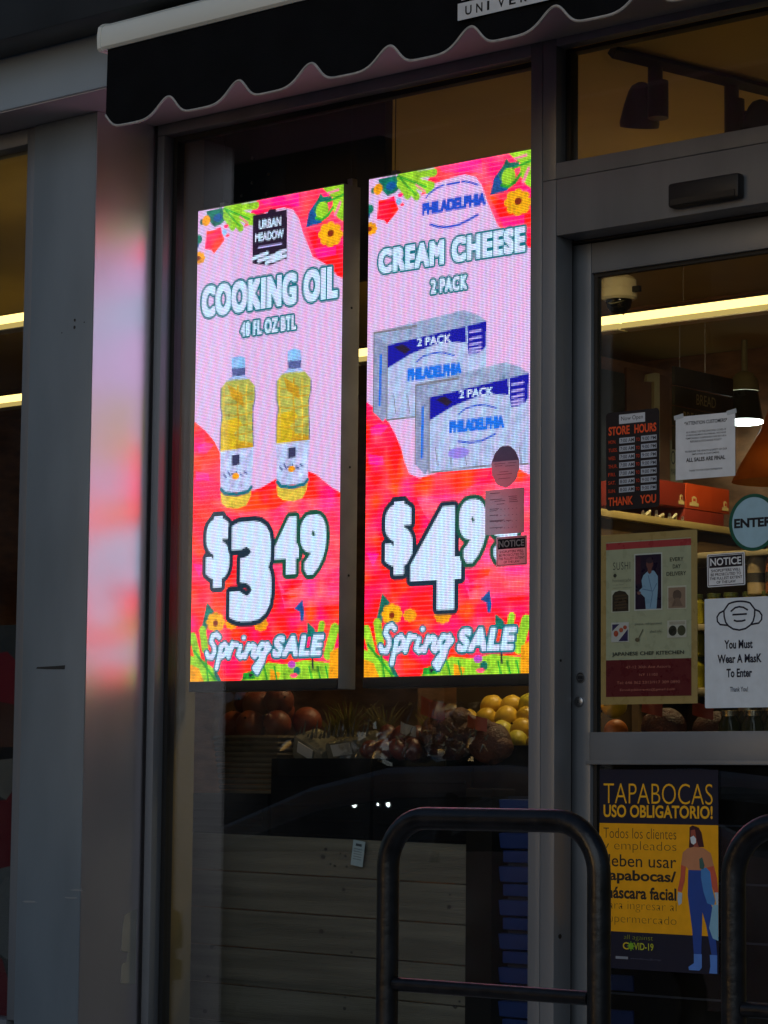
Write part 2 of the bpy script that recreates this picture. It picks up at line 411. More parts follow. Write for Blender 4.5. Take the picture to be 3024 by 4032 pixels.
for i, x in enumerate(xs):
    zb = scallop(x); 
    for j, t in enumerate((0, .2, .4, .6, .8, 1)):
        z = 3.352 + (zb - 3.352) * t
        vs.append((x, -.645 + .006 * t * math.sin(x * 21.3 + .6) + .004 * t * math.sin(x * 7.1), z))
for i in range(len(xs) - 1):
    for j in range(5): fs.append([i * 6 + j, i * 6 + j + 1, i * 6 + 7 + j, i * 6 + 6 + j])
va = MB().add(vs, fs, fabric)
n0 = len(vs); va.add([(x, y + .002, z) for x, y, z in vs], [f[::-1] for f in fs], mat('pale bounce lining', (.45, .43, .43), .85, 0, .1, 9))  # pale back layer added to bounce screen light onto the header
vo = va.build('valance', aw)
MB().tube([(x, vs[i * 6 + 5][1], vs[i * 6 + 5][2]) for i, x in enumerate(xs)], .004, piping, 6).build('piping', vo)
sh = Sheet(.339, .70, 3.181, 3.229, -.656, (205, 208, 212), thick=.0015)
for k, ch in enumerate('UNIVERSE'):
    u = .075 + k * .106
    sh.text(ch, u, u + (.022 if ch == 'I' else .062), .24, .78, (12, 12, 14), .02)
sh.mb.build('name_patch', vo)
sh = Sheet(.352, .70, 3.236, 3.33, -.656, (205, 208, 212), thick=.0015); sh.mb.build('name_patch', vo)
MB().prismx([(-.50, 3.356), (-.5, 3.44), (-.463, 3.48), (-.463, 3.36)], -1.06, 5, fabric).build('roll_cover', aw)

# ---------------------------------------------------------------- the two LED screens
SS = 4; NU, NV = 128, 320
PAL = dict(bg=(224, 184, 230), pink=(250, 130, 165), red=(240, 20, 40), red2=(238, 50, 88), coral=(240, 70, 104), orgr=(244, 62, 40), mag=(244, 24, 130),
    lime=(150, 208, 46), green=(34, 160, 44), teal=(10, 112, 96), blue=(14, 82, 150), org=(246, 158, 16), yel=(248, 172, 14), brn=(130, 40, 12), sky=(140, 190, 240), sky2=(165, 190, 240),
    pur=(190, 70, 190), pur2=(150, 130, 225), dk=(34, 20, 46), dteal=(4, 108, 126), dkt=(18, 44, 62), dgrn=(14, 78, 62), wht=(206, 226, 253), lil=(180, 170, 235), slate=(82, 92, 150), slate2=(52, 54, 92),
    blu2=(28, 76, 200), blu3=(20, 110, 225), bx1=(150, 165, 200), bx2=(176, 190, 228), bx3=(140, 150, 188), bx4=(120, 116, 128), navy=(12, 12, 160),
    oil1=(178, 178, 82), oil2=(214, 180, 30), oil3=(198, 150, 30), oil4=(222, 190, 66), lab=(190, 200, 240))
TEX = dict(bx1=.11, bx2=.07, bx3=.11, oil1=.13, oil2=.11, oil3=.11, oil4=.12, lab=.1, sky=.1, sky2=.1, slate=.2, coral=.12, red=.09, red2=.12, lime=.16, org=.12, yel=.1, teal=.2, blue=.2, green=.2)
LINP = {k: np.array(rgb(*v)) for k, v in PAL.items()}
ART_BACK = [
 ('poly','red2',[(53.3,-0.6),(91.9,-0.9),(129.4,-0.5),(130.0,62.5),(123.2,59.6),(118.1,53.4),(102.6,44.5),(98.3,36.2),(93.9,27.3),(90.3,17.7),(85.1,10.7),(76.3,8.0),(63.1,9.0),(53.4,10.4),(48.9,15.5),(41.7,16.6)]),
 ('poly','mag',[(56.0,-0.2),(89.3,-0.6),(90.3,9.3),(80.7,7.3),(59.5,4.2)]),
 ('poly','red',[(95.6,24.0),(128.9,39.6),(129.1,62.4),(123.2,59.6),(118.1,53.4),(106.9,46.4)]),
 ('poly','mag',[(103.4,39.0),(122.2,40.1),(122.2,45.6),(106.9,46.4)]),
 ('poly','teal',[(7.4,1.1),(21.7,0.2),(27.2,7.8),(21.7,11.7),(15.3,13.0),(9.8,7.9)]),
 ('ell','blue',(18.1,6.9),(4.1,2.8)),
 ('line','lime',5.2,[(25.3,2.2),(52.4,3.2)]),
 ('line','lime',5.2,[(29.0,4.1),(50.7,11.5)]),
 ('line','lime',5.2,[(29.9,5.0),(48.9,14.0)]),
 ('line','lime',5.2,[(29.0,5.6),(39.0,16.9)]),
 ('line','lime',5.2,[(25.4,6.5),(31.8,15.2)]),
 ('line','green',1.4,[(23.5,1.2),(46.2,11.5)]),
 ('line','green',1.2,[(25.3,2.9),(38.1,15.4)]),
 ('line','pink',1.2,[(38.1,9.0),(45.3,14.3)]),
 ('ell','teal',(3.8,7.8),(2.0,2.1)),
 ('ell','org',(7.5,7.5),(3.7,3.7)),
 ('poly','red',[(8.0,14.8),(14.4,15.0),(20.8,13.7),(22.2,18.2),(24.6,22.8),(20.9,26.6),(15.0,31.2),(12.7,28.4),(6.7,26.9),(7.5,20.5)]),
 ('ell','red2',(25.9,13.7),(2.2,1.3)),
 ('ell','red2',(27.3,20.3),(1.6,1.0)),
 ('ell','sky',(24.5,17.8),(2.3,2.2)),
 ('ell','teal',(0.6,19.6),(3.5,3.3)),
 ('ell','blue',(-0.3,23.8),(1.3,1.8)),
 ('ell','org',(1.6,32.4),(4.0,3.1)),
 ('ell','org',(5.4,32.9),(1.9,1.5)),
 ('ell','org',(4.3,34.8),(1.9,1.5)),
 ('ell','org',(1.6,35.3),(1.9,1.5)),
 ('ell','org',(-1.1,34.1),(1.9,1.5)),
 ('ell','org',(-2.2,31.9),(1.9,1.5)),
 ('ell','org',(-1.1,29.9),(1.9,1.5)),
 ('ell','org',(1.6,29.4),(1.9,1.5)),
 ('ell','org',(4.3,30.6),(1.9,1.5)),
 ('ell','brn',(0.8,32.5),(2.1,1.6)),
 ('poly','lime',[(110.0,-0.3),(129.4,-0.5),(129.7,25.3),(123.7,21.7),(118.6,14.8),(119.4,8.0)]),
 ('line','pink',2.2,[(125.3,11.6),(121.2,19.3)]),
 ('line','pink',1.6,[(123.6,3.1),(115.1,3.9)]),
 ('line','green',1.6,[(113.5,9.9),(128.6,6.6)]),
 ('poly','blue',[(108.7,3.0),(105.8,7.4),(99.0,14.1),(96.4,24.2),(102.5,23.6),(109.3,23.2),(110.6,20.6),(105.9,19.2),(105.8,13.0),(111.7,8.3)]),
 ('poly','teal',[(108.7,3.0),(110.9,5.7),(118.5,6.5),(117.7,8.8),(110.1,9.4),(104.1,16.2),(102.4,12.5)]),
 ('ell','lime',(110.1,15.0),(5.3,6.1)),
 ('line','green',2.0,[(119.0,14.2),(115.2,18.5),(110.1,20.9),(105.0,19.1)]),
 ('ell','yel',(117.5,31.5),(7.3,6.0)),
 ('ell','yel',(124.4,32.5),(3.4,2.8)),
 ('ell','yel',(122.4,36.2),(3.4,2.8)),
 ('ell','yel',(117.5,37.2),(3.5,2.8)),
 ('ell','yel',(112.6,34.9),(3.5,2.8)),
 ('ell','yel',(110.5,30.6),(3.5,2.8)),
 ('ell','yel',(112.5,26.9),(3.5,2.8)),
 ('ell','yel',(117.4,25.9),(3.5,2.8)),
 ('ell','yel',(122.3,28.2),(3.5,2.8)),
 ('ell','brn',(117.5,30.9),(2.8,2.4)),
 ('poly','red',[(-0.5,144.2),(9.7,151.3),(18.1,159.2),(23.7,167.6),(28.3,176.6),(31.1,185.5),(34.8,193.0),(43.0,196.4),(60.9,193.4),(73.3,188.6),(86.4,183.2),(96.0,183.2),(108.1,188.3),(120.1,196.8),(130.4,202.4),(131.5,337.3),(-0.4,335.5)]),
 ('poly','mag',[(3.3,161.7),(9.8,159.3),(18.1,161.4),(11.7,166.7),(4.2,166.1)]),
 ('poly','mag',[(1.5,178.3),(13.6,180.6),(14.6,185.8),(2.5,184.9)]),
 ('poly','orgr',[(43.0,197.5),(64.5,195.7),(99.5,191.9),(95.3,200.0),(55.6,203.0)]),
 ('poly','coral',[(35.7,200.9),(130.4,204.4),(131.0,272.5),(82.7,274.8),(73.7,248.9),(46.7,218.8)]),
 ('poly','orgr',[(14.6,199.5),(90.9,201.0),(73.4,208.4),(28.5,208.4)]),
 ('poly','red',[(77.3,256.1),(98.3,255.7),(96.6,259.8),(82.7,263.5)]),
 ('poly','red',[(79.1,264.7),(94.9,266.1),(82.7,269.1)]),
 ('poly','mag',[(0.9,240.9),(11.2,242.2),(6.6,250.0)]),
 ('poly','red',[(69.5,274.3),(95.8,273.9),(96.8,283.8),(74.0,288.0)]),
 ('poly','teal',[(14.1,267.4),(20.6,273.5),(15.1,279.5),(14.3,286.0),(9.6,284.4)]),
 ('poly','blue',[(90.6,274.4),(97.5,268.7),(99.3,277.6),(98.5,282.8),(95.9,282.4),(95.4,276.7)]),
 ('poly','teal',[(101.6,283.3),(108.1,287.7),(109.8,292.7),(102.1,293.2)]),
 ('ell','yel',(22.1,280.8),(5.9,4.7)),
 ('ell','yel',(27.7,281.0),(2.8,2.2)),
 ('ell','yel',(26.1,284.1),(2.8,2.2)),
 ('ell','yel',(22.1,285.3),(2.8,2.2)),
 ('ell','yel',(18.1,283.8),(2.8,2.3)),
 ('ell','yel',(16.4,280.6),(2.8,2.2)),
 ('ell','yel',(18.1,277.5),(2.8,2.3)),
 ('ell','yel',(22.0,276.4),(2.9,2.2)),
 ('ell','yel',(26.0,277.8),(2.8,2.2)),
 ('ell','brn',(22.1,281.5),(2.2,2.2)),
 ('ell','org',(36.3,282.0),(3.8,3.1)),
 ('ell','org',(39.9,282.2),(1.8,1.4)),
 ('ell','org',(38.8,284.1),(1.8,1.5)),
 ('ell','org',(36.3,284.9),(1.8,1.4)),
 ('ell','org',(33.7,284.0),(1.8,1.4)),
 ('ell','org',(32.7,281.9),(1.8,1.4)),
 ('ell','org',(33.7,279.9),(1.8,1.5)),
 ('ell','org',(36.3,279.2),(1.8,1.4)),
 ('ell','org',(38.8,280.1),(1.8,1.4)),
 ('ell','org',(62.0,283.3),(4.5,3.6)),
 ('ell','org',(66.2,283.5),(2.2,1.7)),
 ('ell','org',(65.0,285.8),(2.1,1.7)),
 ('ell','org',(62.0,286.7),(2.1,1.7)),
 ('ell','org',(59.0,285.6),(2.1,1.7)),
 ('ell','org',(57.7,283.2),(2.2,1.7)),
 ('ell','org',(59.0,280.8),(2.1,1.7)),
 ('ell','org',(62.0,279.9),(2.1,1.7)),
 ('ell','org',(65.0,281.0),(2.1,1.7)),
 ('line','lime',6,[(1.7,290.0),(6.0,302.6)]),
 ('line','lime',6,[(10.5,285.9),(12.9,298.4)]),
 ('line','lime',7,[(124.8,288.3),(119.4,304.9)]),
 ('line','lime',5,[(114.1,285.5),(113.2,290.0)]),
 ('poly','lime',[(-0.6,302.4),(10.7,305.6),(23.7,313.2),(27.4,320.6),(-0.5,320.0)]),
 ('poly','org',[(-0.5,308.2),(7.9,311.4),(12.6,320.3),(-0.5,320.0)]),
 ('line','green',2,[(3.2,299.5),(22.8,319.0)]),
 ('line','teal',3,[(22.7,314.6),(26.5,320.2)]),
 ('line','green',1.6,[(13.4,302.8),(16.3,320.3)]),
 ('poly','red',[(23.6,308.8),(30.9,304.7),(43.7,307.2),(54.5,306.0),(55.5,312.5),(51.0,318.9),(29.2,319.9)]),
 ('poly','lime',[(61.8,312.6),(68.9,308.5),(83.0,310.3),(100.5,307.9),(117.7,309.8),(128.8,311.4),(128.9,321.2),(43.8,320.9),(51.0,316.0)]),
 ('poly','org',[(121.1,303.5),(128.7,300.3),(128.9,321.2),(120.3,321.0)]),
 ('poly','org',[(70.7,312.9),(79.5,315.9),(77.8,320.1),(70.7,320.0)]),
 ('ell','pur',(89.2,310.5),(3.4,2.4)),
 ('ell','teal',(93.6,314.8),(3.0,2.8)),
 ('ell','coral',(91.0,317.6),(3.4,1.4)),
 ('poly','green',[(47.4,315.2),(55.5,313.9),(58.2,319.0),(46.5,319.5)]),
 ('poly','dk',[(51.9,315.3),(56.4,316.1),(52.8,318.9)]),
 ('line','green',1.5,[(65.3,311.3),(68.1,319.9)]),
 ('line','green',1.5,[(74.2,311.5),(76.9,320.1)]),
 ('line','green',1.5,[(104.0,312.2),(106.6,320.7)]),
 ('line','green',1.5,[(110.9,312.4),(113.5,320.9)]),
 ('line','green',1.5,[(117.7,312.6),(120.3,321.0)]),
 ('line','dk',1.6,[(106.5,306.7),(107.0,313.7)]),
]
ART_OIL = [
 ('line','dteal',5.8,[(25.6,291.0),(23.3,288.9),(19.6,290.1),(18.3,293.5),(21.1,297.0),(21.6,300.4),(19.4,304.1),(15.7,303.6),(14.6,301.2)]),
 ('line','dteal',5.8,[(27.7,296.8),(23.6,311.3)]),
 ('line','dteal',5.8,[(26.8,297.8),(30.6,295.5),(33.1,298.0),(31.6,302.0),(27.6,303.9)]),
 ('line','dteal',5.8,[(37.2,295.4),(34.1,304.2)]),
 ('line','dteal',5.8,[(35.2,300.8),(38.3,296.1),(41.5,296.3)]),
 ('line','dteal',5.8,[(44.6,297.6),(42.5,303.0),(44.7,304.7),(47.4,303.1)]),
 ('line','dteal',5.8,[(51.7,296.8),(48.7,304.5)]),
 ('line','dteal',5.8,[(50.5,300.5),(55.3,296.9),(57.1,298.0),(55.4,303.3),(57.2,304.7),(59.8,302.1)]),
 ('line','dteal',5.8,[(67.7,297.6),(63.3,296.5),(60.2,300.1),(62.1,304.1),(66.0,301.6)]),
 ('line','dteal',5.8,[(68.1,296.6),(63.9,308.2),(59.6,314.8),(56.9,312.1),(60.8,308.1),(69.9,299.0)]),
 ('ell','dteal',(47.4,292.0),(2.8,2.4)),
 ('line','wht',3.3,[(25.6,291.0),(23.3,288.9),(19.6,290.1),(18.3,293.5),(21.1,297.0),(21.6,300.4),(19.4,304.1),(15.7,303.6),(14.6,301.2)]),
 ('line','wht',3.3,[(27.7,296.8),(23.6,311.3)]),
 ('line','wht',3.3,[(26.8,297.8),(30.6,295.5),(33.1,298.0),(31.6,302.0),(27.6,303.9)]),
 ('line','wht',3.3,[(37.2,295.4),(34.1,304.2)]),
 ('line','wht',3.3,[(35.2,300.8),(38.3,296.1),(41.5,296.3)]),
 ('line','wht',3.3,[(44.6,297.6),(42.5,303.0),(44.7,304.7),(47.4,303.1)]),
 ('line','wht',3.3,[(51.7,296.8),(48.7,304.5)]),
 ('line','wht',3.3,[(50.5,300.5),(55.3,296.9),(57.1,298.0),(55.4,303.3),(57.2,304.7),(59.8,302.1)]),
 ('line','wht',3.3,[(67.7,297.6),(63.3,296.5),(60.2,300.1),(62.1,304.1),(66.0,301.6)]),
 ('line','wht',3.3,[(68.1,296.6),(63.9,308.2),(59.6,314.8),(56.9,312.1),(60.8,308.1),(69.9,299.0)]),
 ('ell','wht',(47.4,292.0),(1.7,1.5)),
 ('text', 'SALE', 'wht', 1.1, 'dteal', 1.8, (72.5, 115.8, 291.7, 305.4), 0.22),
 ('poly','dk',[(49.8,9.4),(62.6,9.7),(64.4,7.5),(69.1,7.8),(71.0,9.8),(79.8,9.6),(80.3,44.4),(78.9,42.8),(65.0,45.7),(49.9,42.4)]),
 ('text', 'URBAN', 'wht', 0.3, None, 0, (55.2, 74.8, 13.8, 20.1), 0),
 ('text', 'MEADOW', 'wht', 0.3, None, 0, (52.0, 77.2, 22.4, 28.4), 0),
 ('line','lil',1.4,[(55.4,32.4),(75.0,32.4)]),
 ('line','wht',2.4,[(49.8,39.2),(63.0,36.9)]),
 ('line','wht',2.4,[(55.5,41.3),(71.4,39.1)]),
 ('line','wht',2.4,[(62.2,43.6),(75.2,40.2)]),
 ('line','wht',2.4,[(71.4,38.3),(78.8,37.2)]),
 ('line','wht',2.4,[(67.8,42.9),(78.9,40.7)]),
 ('text', 'COOKING OIL', 'wht', 1.3, 'dteal', 1.7, (4.9, 123.8, 52.9, 74.0), 0),
 ('text', '48 FL OZ BTL', 'wht', 0.5, 'dteal', 1.4, (40.6, 88.8, 81.3, 91.0), 0),
 ('poly','sky',[(32.8,104.6),(38.5,103.4),(44.7,105.1),(45.3,112.3),(32.9,111.1)]),
 ('poly','slate',[(32.9,111.1),(45.3,112.0),(44.9,117.7),(33.4,116.9)]),
 ('poly','sky2',[(33.4,116.6),(45.4,117.4),(47.3,120.1),(28.2,120.0)]),
 ('poly','oil1',[(28.2,119.7),(34.9,119.2),(48.3,119.8),(54.0,125.4),(54.4,133.3),(52.4,138.8),(52.5,148.8),(53.3,152.5),(53.3,166.1),(23.7,166.7),(23.4,150.0),(24.7,142.1),(23.2,136.2),(23.0,124.6)]),
 ('poly','oil2',[(24.8,146.5),(39.2,144.8),(43.0,149.5),(35.5,156.1),(41.3,160.8),(51.8,163.1),(53.3,166.1),(23.7,166.7),(23.5,155.1)]),
 ('poly','oil3',[(35.6,164.0),(45.1,161.1),(52.8,163.2),(52.8,166.1),(39.5,166.5)]),
 ('poly','oil3',[(29.2,121.6),(42.7,129.3),(44.8,138.9),(33.2,131.3)]),
 ('line','oil4',1.4,[(26.3,122.8),(26.0,136.5),(26.9,145.2),(26.6,162.6)]),
 ('line','oil4',1.4,[(46.5,124.6),(46.1,138.2),(47.0,146.9),(46.7,164.1)]),
 ('line','oil3',1.4,[(38.8,123.9),(38.5,137.6),(39.4,146.3),(39.1,163.5)]),
 ('line','slate',0.8,[(23.3,123.9),(23.3,136.2),(24.9,142.2),(23.7,150.7),(23.7,166.0)]),
 ('line','slate',0.8,[(53.9,126.1),(54.2,133.2),(52.4,139.5),(52.5,149.6),(53.4,165.4)]),
 ('line','oil3',0.8,[(25.5,129.0),(38.9,130.8),(52.2,129.8)]),
 ('line','oil3',0.8,[(25.6,134.8),(39.0,136.6),(52.3,135.5)]),
 ('line','oil3',0.8,[(25.7,142.1),(39.1,143.8),(52.4,142.7)]),
 ('line','oil3',0.8,[(25.8,149.3),(39.3,151.0),(52.5,149.8)]),
 ('line','oil3',0.8,[(25.9,155.1),(39.4,156.8),(52.6,155.6)]),
 ('poly','lab',[(23.7,166.7),(53.3,166.1),(52.3,191.8),(49.5,195.2),(27.5,194.4),(24.5,191.3)]),
 ('poly','slate2',[(34.3,170.0),(41.3,169.8),(41.4,176.7),(34.4,177.2)]),
 ('line','slate',1.3,[(27.3,182.1),(29.4,184.5)]),
 ('line','slate',1.3,[(30.9,180.8),(33.1,183.4)]),
 ('line','slate',1.3,[(34.6,182.7),(36.7,182.4)]),
 ('line','slate',1.3,[(38.2,181.3),(40.4,185.2)]),
 ('line','slate',1.3,[(41.9,183.2),(44.0,184.2)]),
 ('line','slate',1.3,[(45.5,181.8),(47.6,183.1)]),
 ('ell','org',(37.9,184.3),(3.2,2.2)),
 ('line','dteal',2.6,[(25.0,192.1),(28.5,195.2),(39.0,196.6),(49.5,195.2),(52.1,192.5)]),
 ('poly','oil4',[(24.6,194.2),(28.5,196.7),(40.0,198.1),(49.5,196.6),(52.1,193.9),(51.4,198.9),(47.7,204.4),(40.1,206.1),(30.5,204.8),(25.7,201.6)]),
 ('poly','sky',[(81.9,104.7),(87.4,103.5),(93.4,105.2),(94.0,112.3),(82.0,111.1)]),
 ('poly','slate',[(82.0,111.1),(94.0,112.0),(93.6,117.6),(82.6,116.8)]),
 ('poly','sky2',[(82.6,116.5),(94.1,117.3),(96.0,119.9),(77.5,119.9)]),
 ('poly','oil1',[(77.5,119.5),(84.0,119.1),(96.9,119.6),(102.4,125.1),(102.7,132.9),(100.8,138.3),(101.0,148.2),(101.8,151.7),(101.7,165.1),(73.2,165.6),(72.9,149.3),(74.2,141.6),(72.7,135.8),(72.5,124.4)]),
 ('poly','oil2',[(74.2,145.8),(88.1,144.2),(91.8,148.8),(84.6,155.2),(90.2,159.9),(100.3,162.2),(101.7,165.1),(73.2,165.6),(73.0,154.3)]),
 ('poly','oil3',[(84.7,163.0),(93.9,160.2),(101.2,162.2),(101.2,165.1),(88.4,165.4)]),
 ('poly','oil3',[(78.5,121.4),(91.5,129.0),(93.5,138.4),(82.3,131.0)]),
 ('line','oil4',1.4,[(75.7,122.6),(75.4,136.0),(76.3,144.6),(76.0,161.6)]),
 ('line','oil4',1.4,[(95.1,124.4),(94.8,137.8),(95.6,146.3),(95.4,163.2)]),
 ('line','oil3',1.4,[(87.8,123.7),(87.4,137.1),(88.3,145.7),(88.0,162.6)]),
 ('line','slate',0.8,[(72.8,123.7),(72.8,135.8),(74.4,141.6),(73.2,150.0),(73.2,164.9)]),
 ('line','slate',0.8,[(102.3,125.8),(102.6,132.8),(100.8,139.0),(101.0,148.9),(101.8,164.4)]),
 ('line','oil3',0.8,[(74.9,128.7),(87.9,130.5),(100.7,129.4)]),
 ('line','oil3',0.8,[(75.0,134.4),(88.0,136.2),(100.8,135.1)]),
 ('line','oil3',0.8,[(75.1,141.5),(88.1,143.2),(100.9,142.1)]),
 ('line','oil3',0.8,[(75.2,148.6),(88.2,150.3),(101.0,149.1)]),
 ('line','oil3',0.8,[(75.3,154.3),(88.3,156.0),(101.1,154.8)]),
 ('poly','lab',[(73.2,165.6),(101.7,165.1),(100.7,190.3),(98.0,193.6),(76.8,192.9),(74.0,189.9)]),
 ('poly','slate2',[(83.4,168.9),(90.1,168.8),(90.2,175.5),(83.5,176.0)]),
 ('line','slate',1.3,[(76.7,180.8),(78.7,183.1)]),
 ('line','slate',1.3,[(80.2,179.5),(82.2,182.1)]),
 ('line','slate',1.3,[(83.7,181.3),(85.7,181.1)]),
 ('line','slate',1.3,[(87.2,180.0),(89.3,183.9)]),
 ('line','slate',1.3,[(90.7,181.9),(92.7,182.8)]),
 ('line','slate',1.3,[(94.2,180.6),(96.2,181.8)]),
 ('ell','org',(86.9,183.0),(3.1,2.1)),
 ('line','dteal',2.6,[(74.5,190.6),(77.8,193.7),(88.0,195.1),(98.0,193.6),(100.6,191.0)]),
 ('poly','oil4',[(74.1,192.7),(77.8,195.1),(88.9,196.5),(98.1,195.1),(100.6,192.4),(99.9,197.3),(96.4,202.7),(89.0,204.3),(79.8,203.0),(75.1,199.9)]),
 ('text', '$', 'wht', 2.6, 'dkt', 3.2, (15.0, 31.0, 212.6, 255.2), 0),
 ('text', '4', 'wht', 2.4, 'dgrn', 3.0, (75.0, 91.6, 216.8, 249.6), 0),
 ('text', '9', 'wht', 2.4, 'dgrn', 3.0, (97.6, 114.4, 216.4, 250.6), 0),
 ('text', '3', 'wht', 4.2, 'dkt', 3.4, (38.4, 66.4, 219.4, 277.0), 0),
]
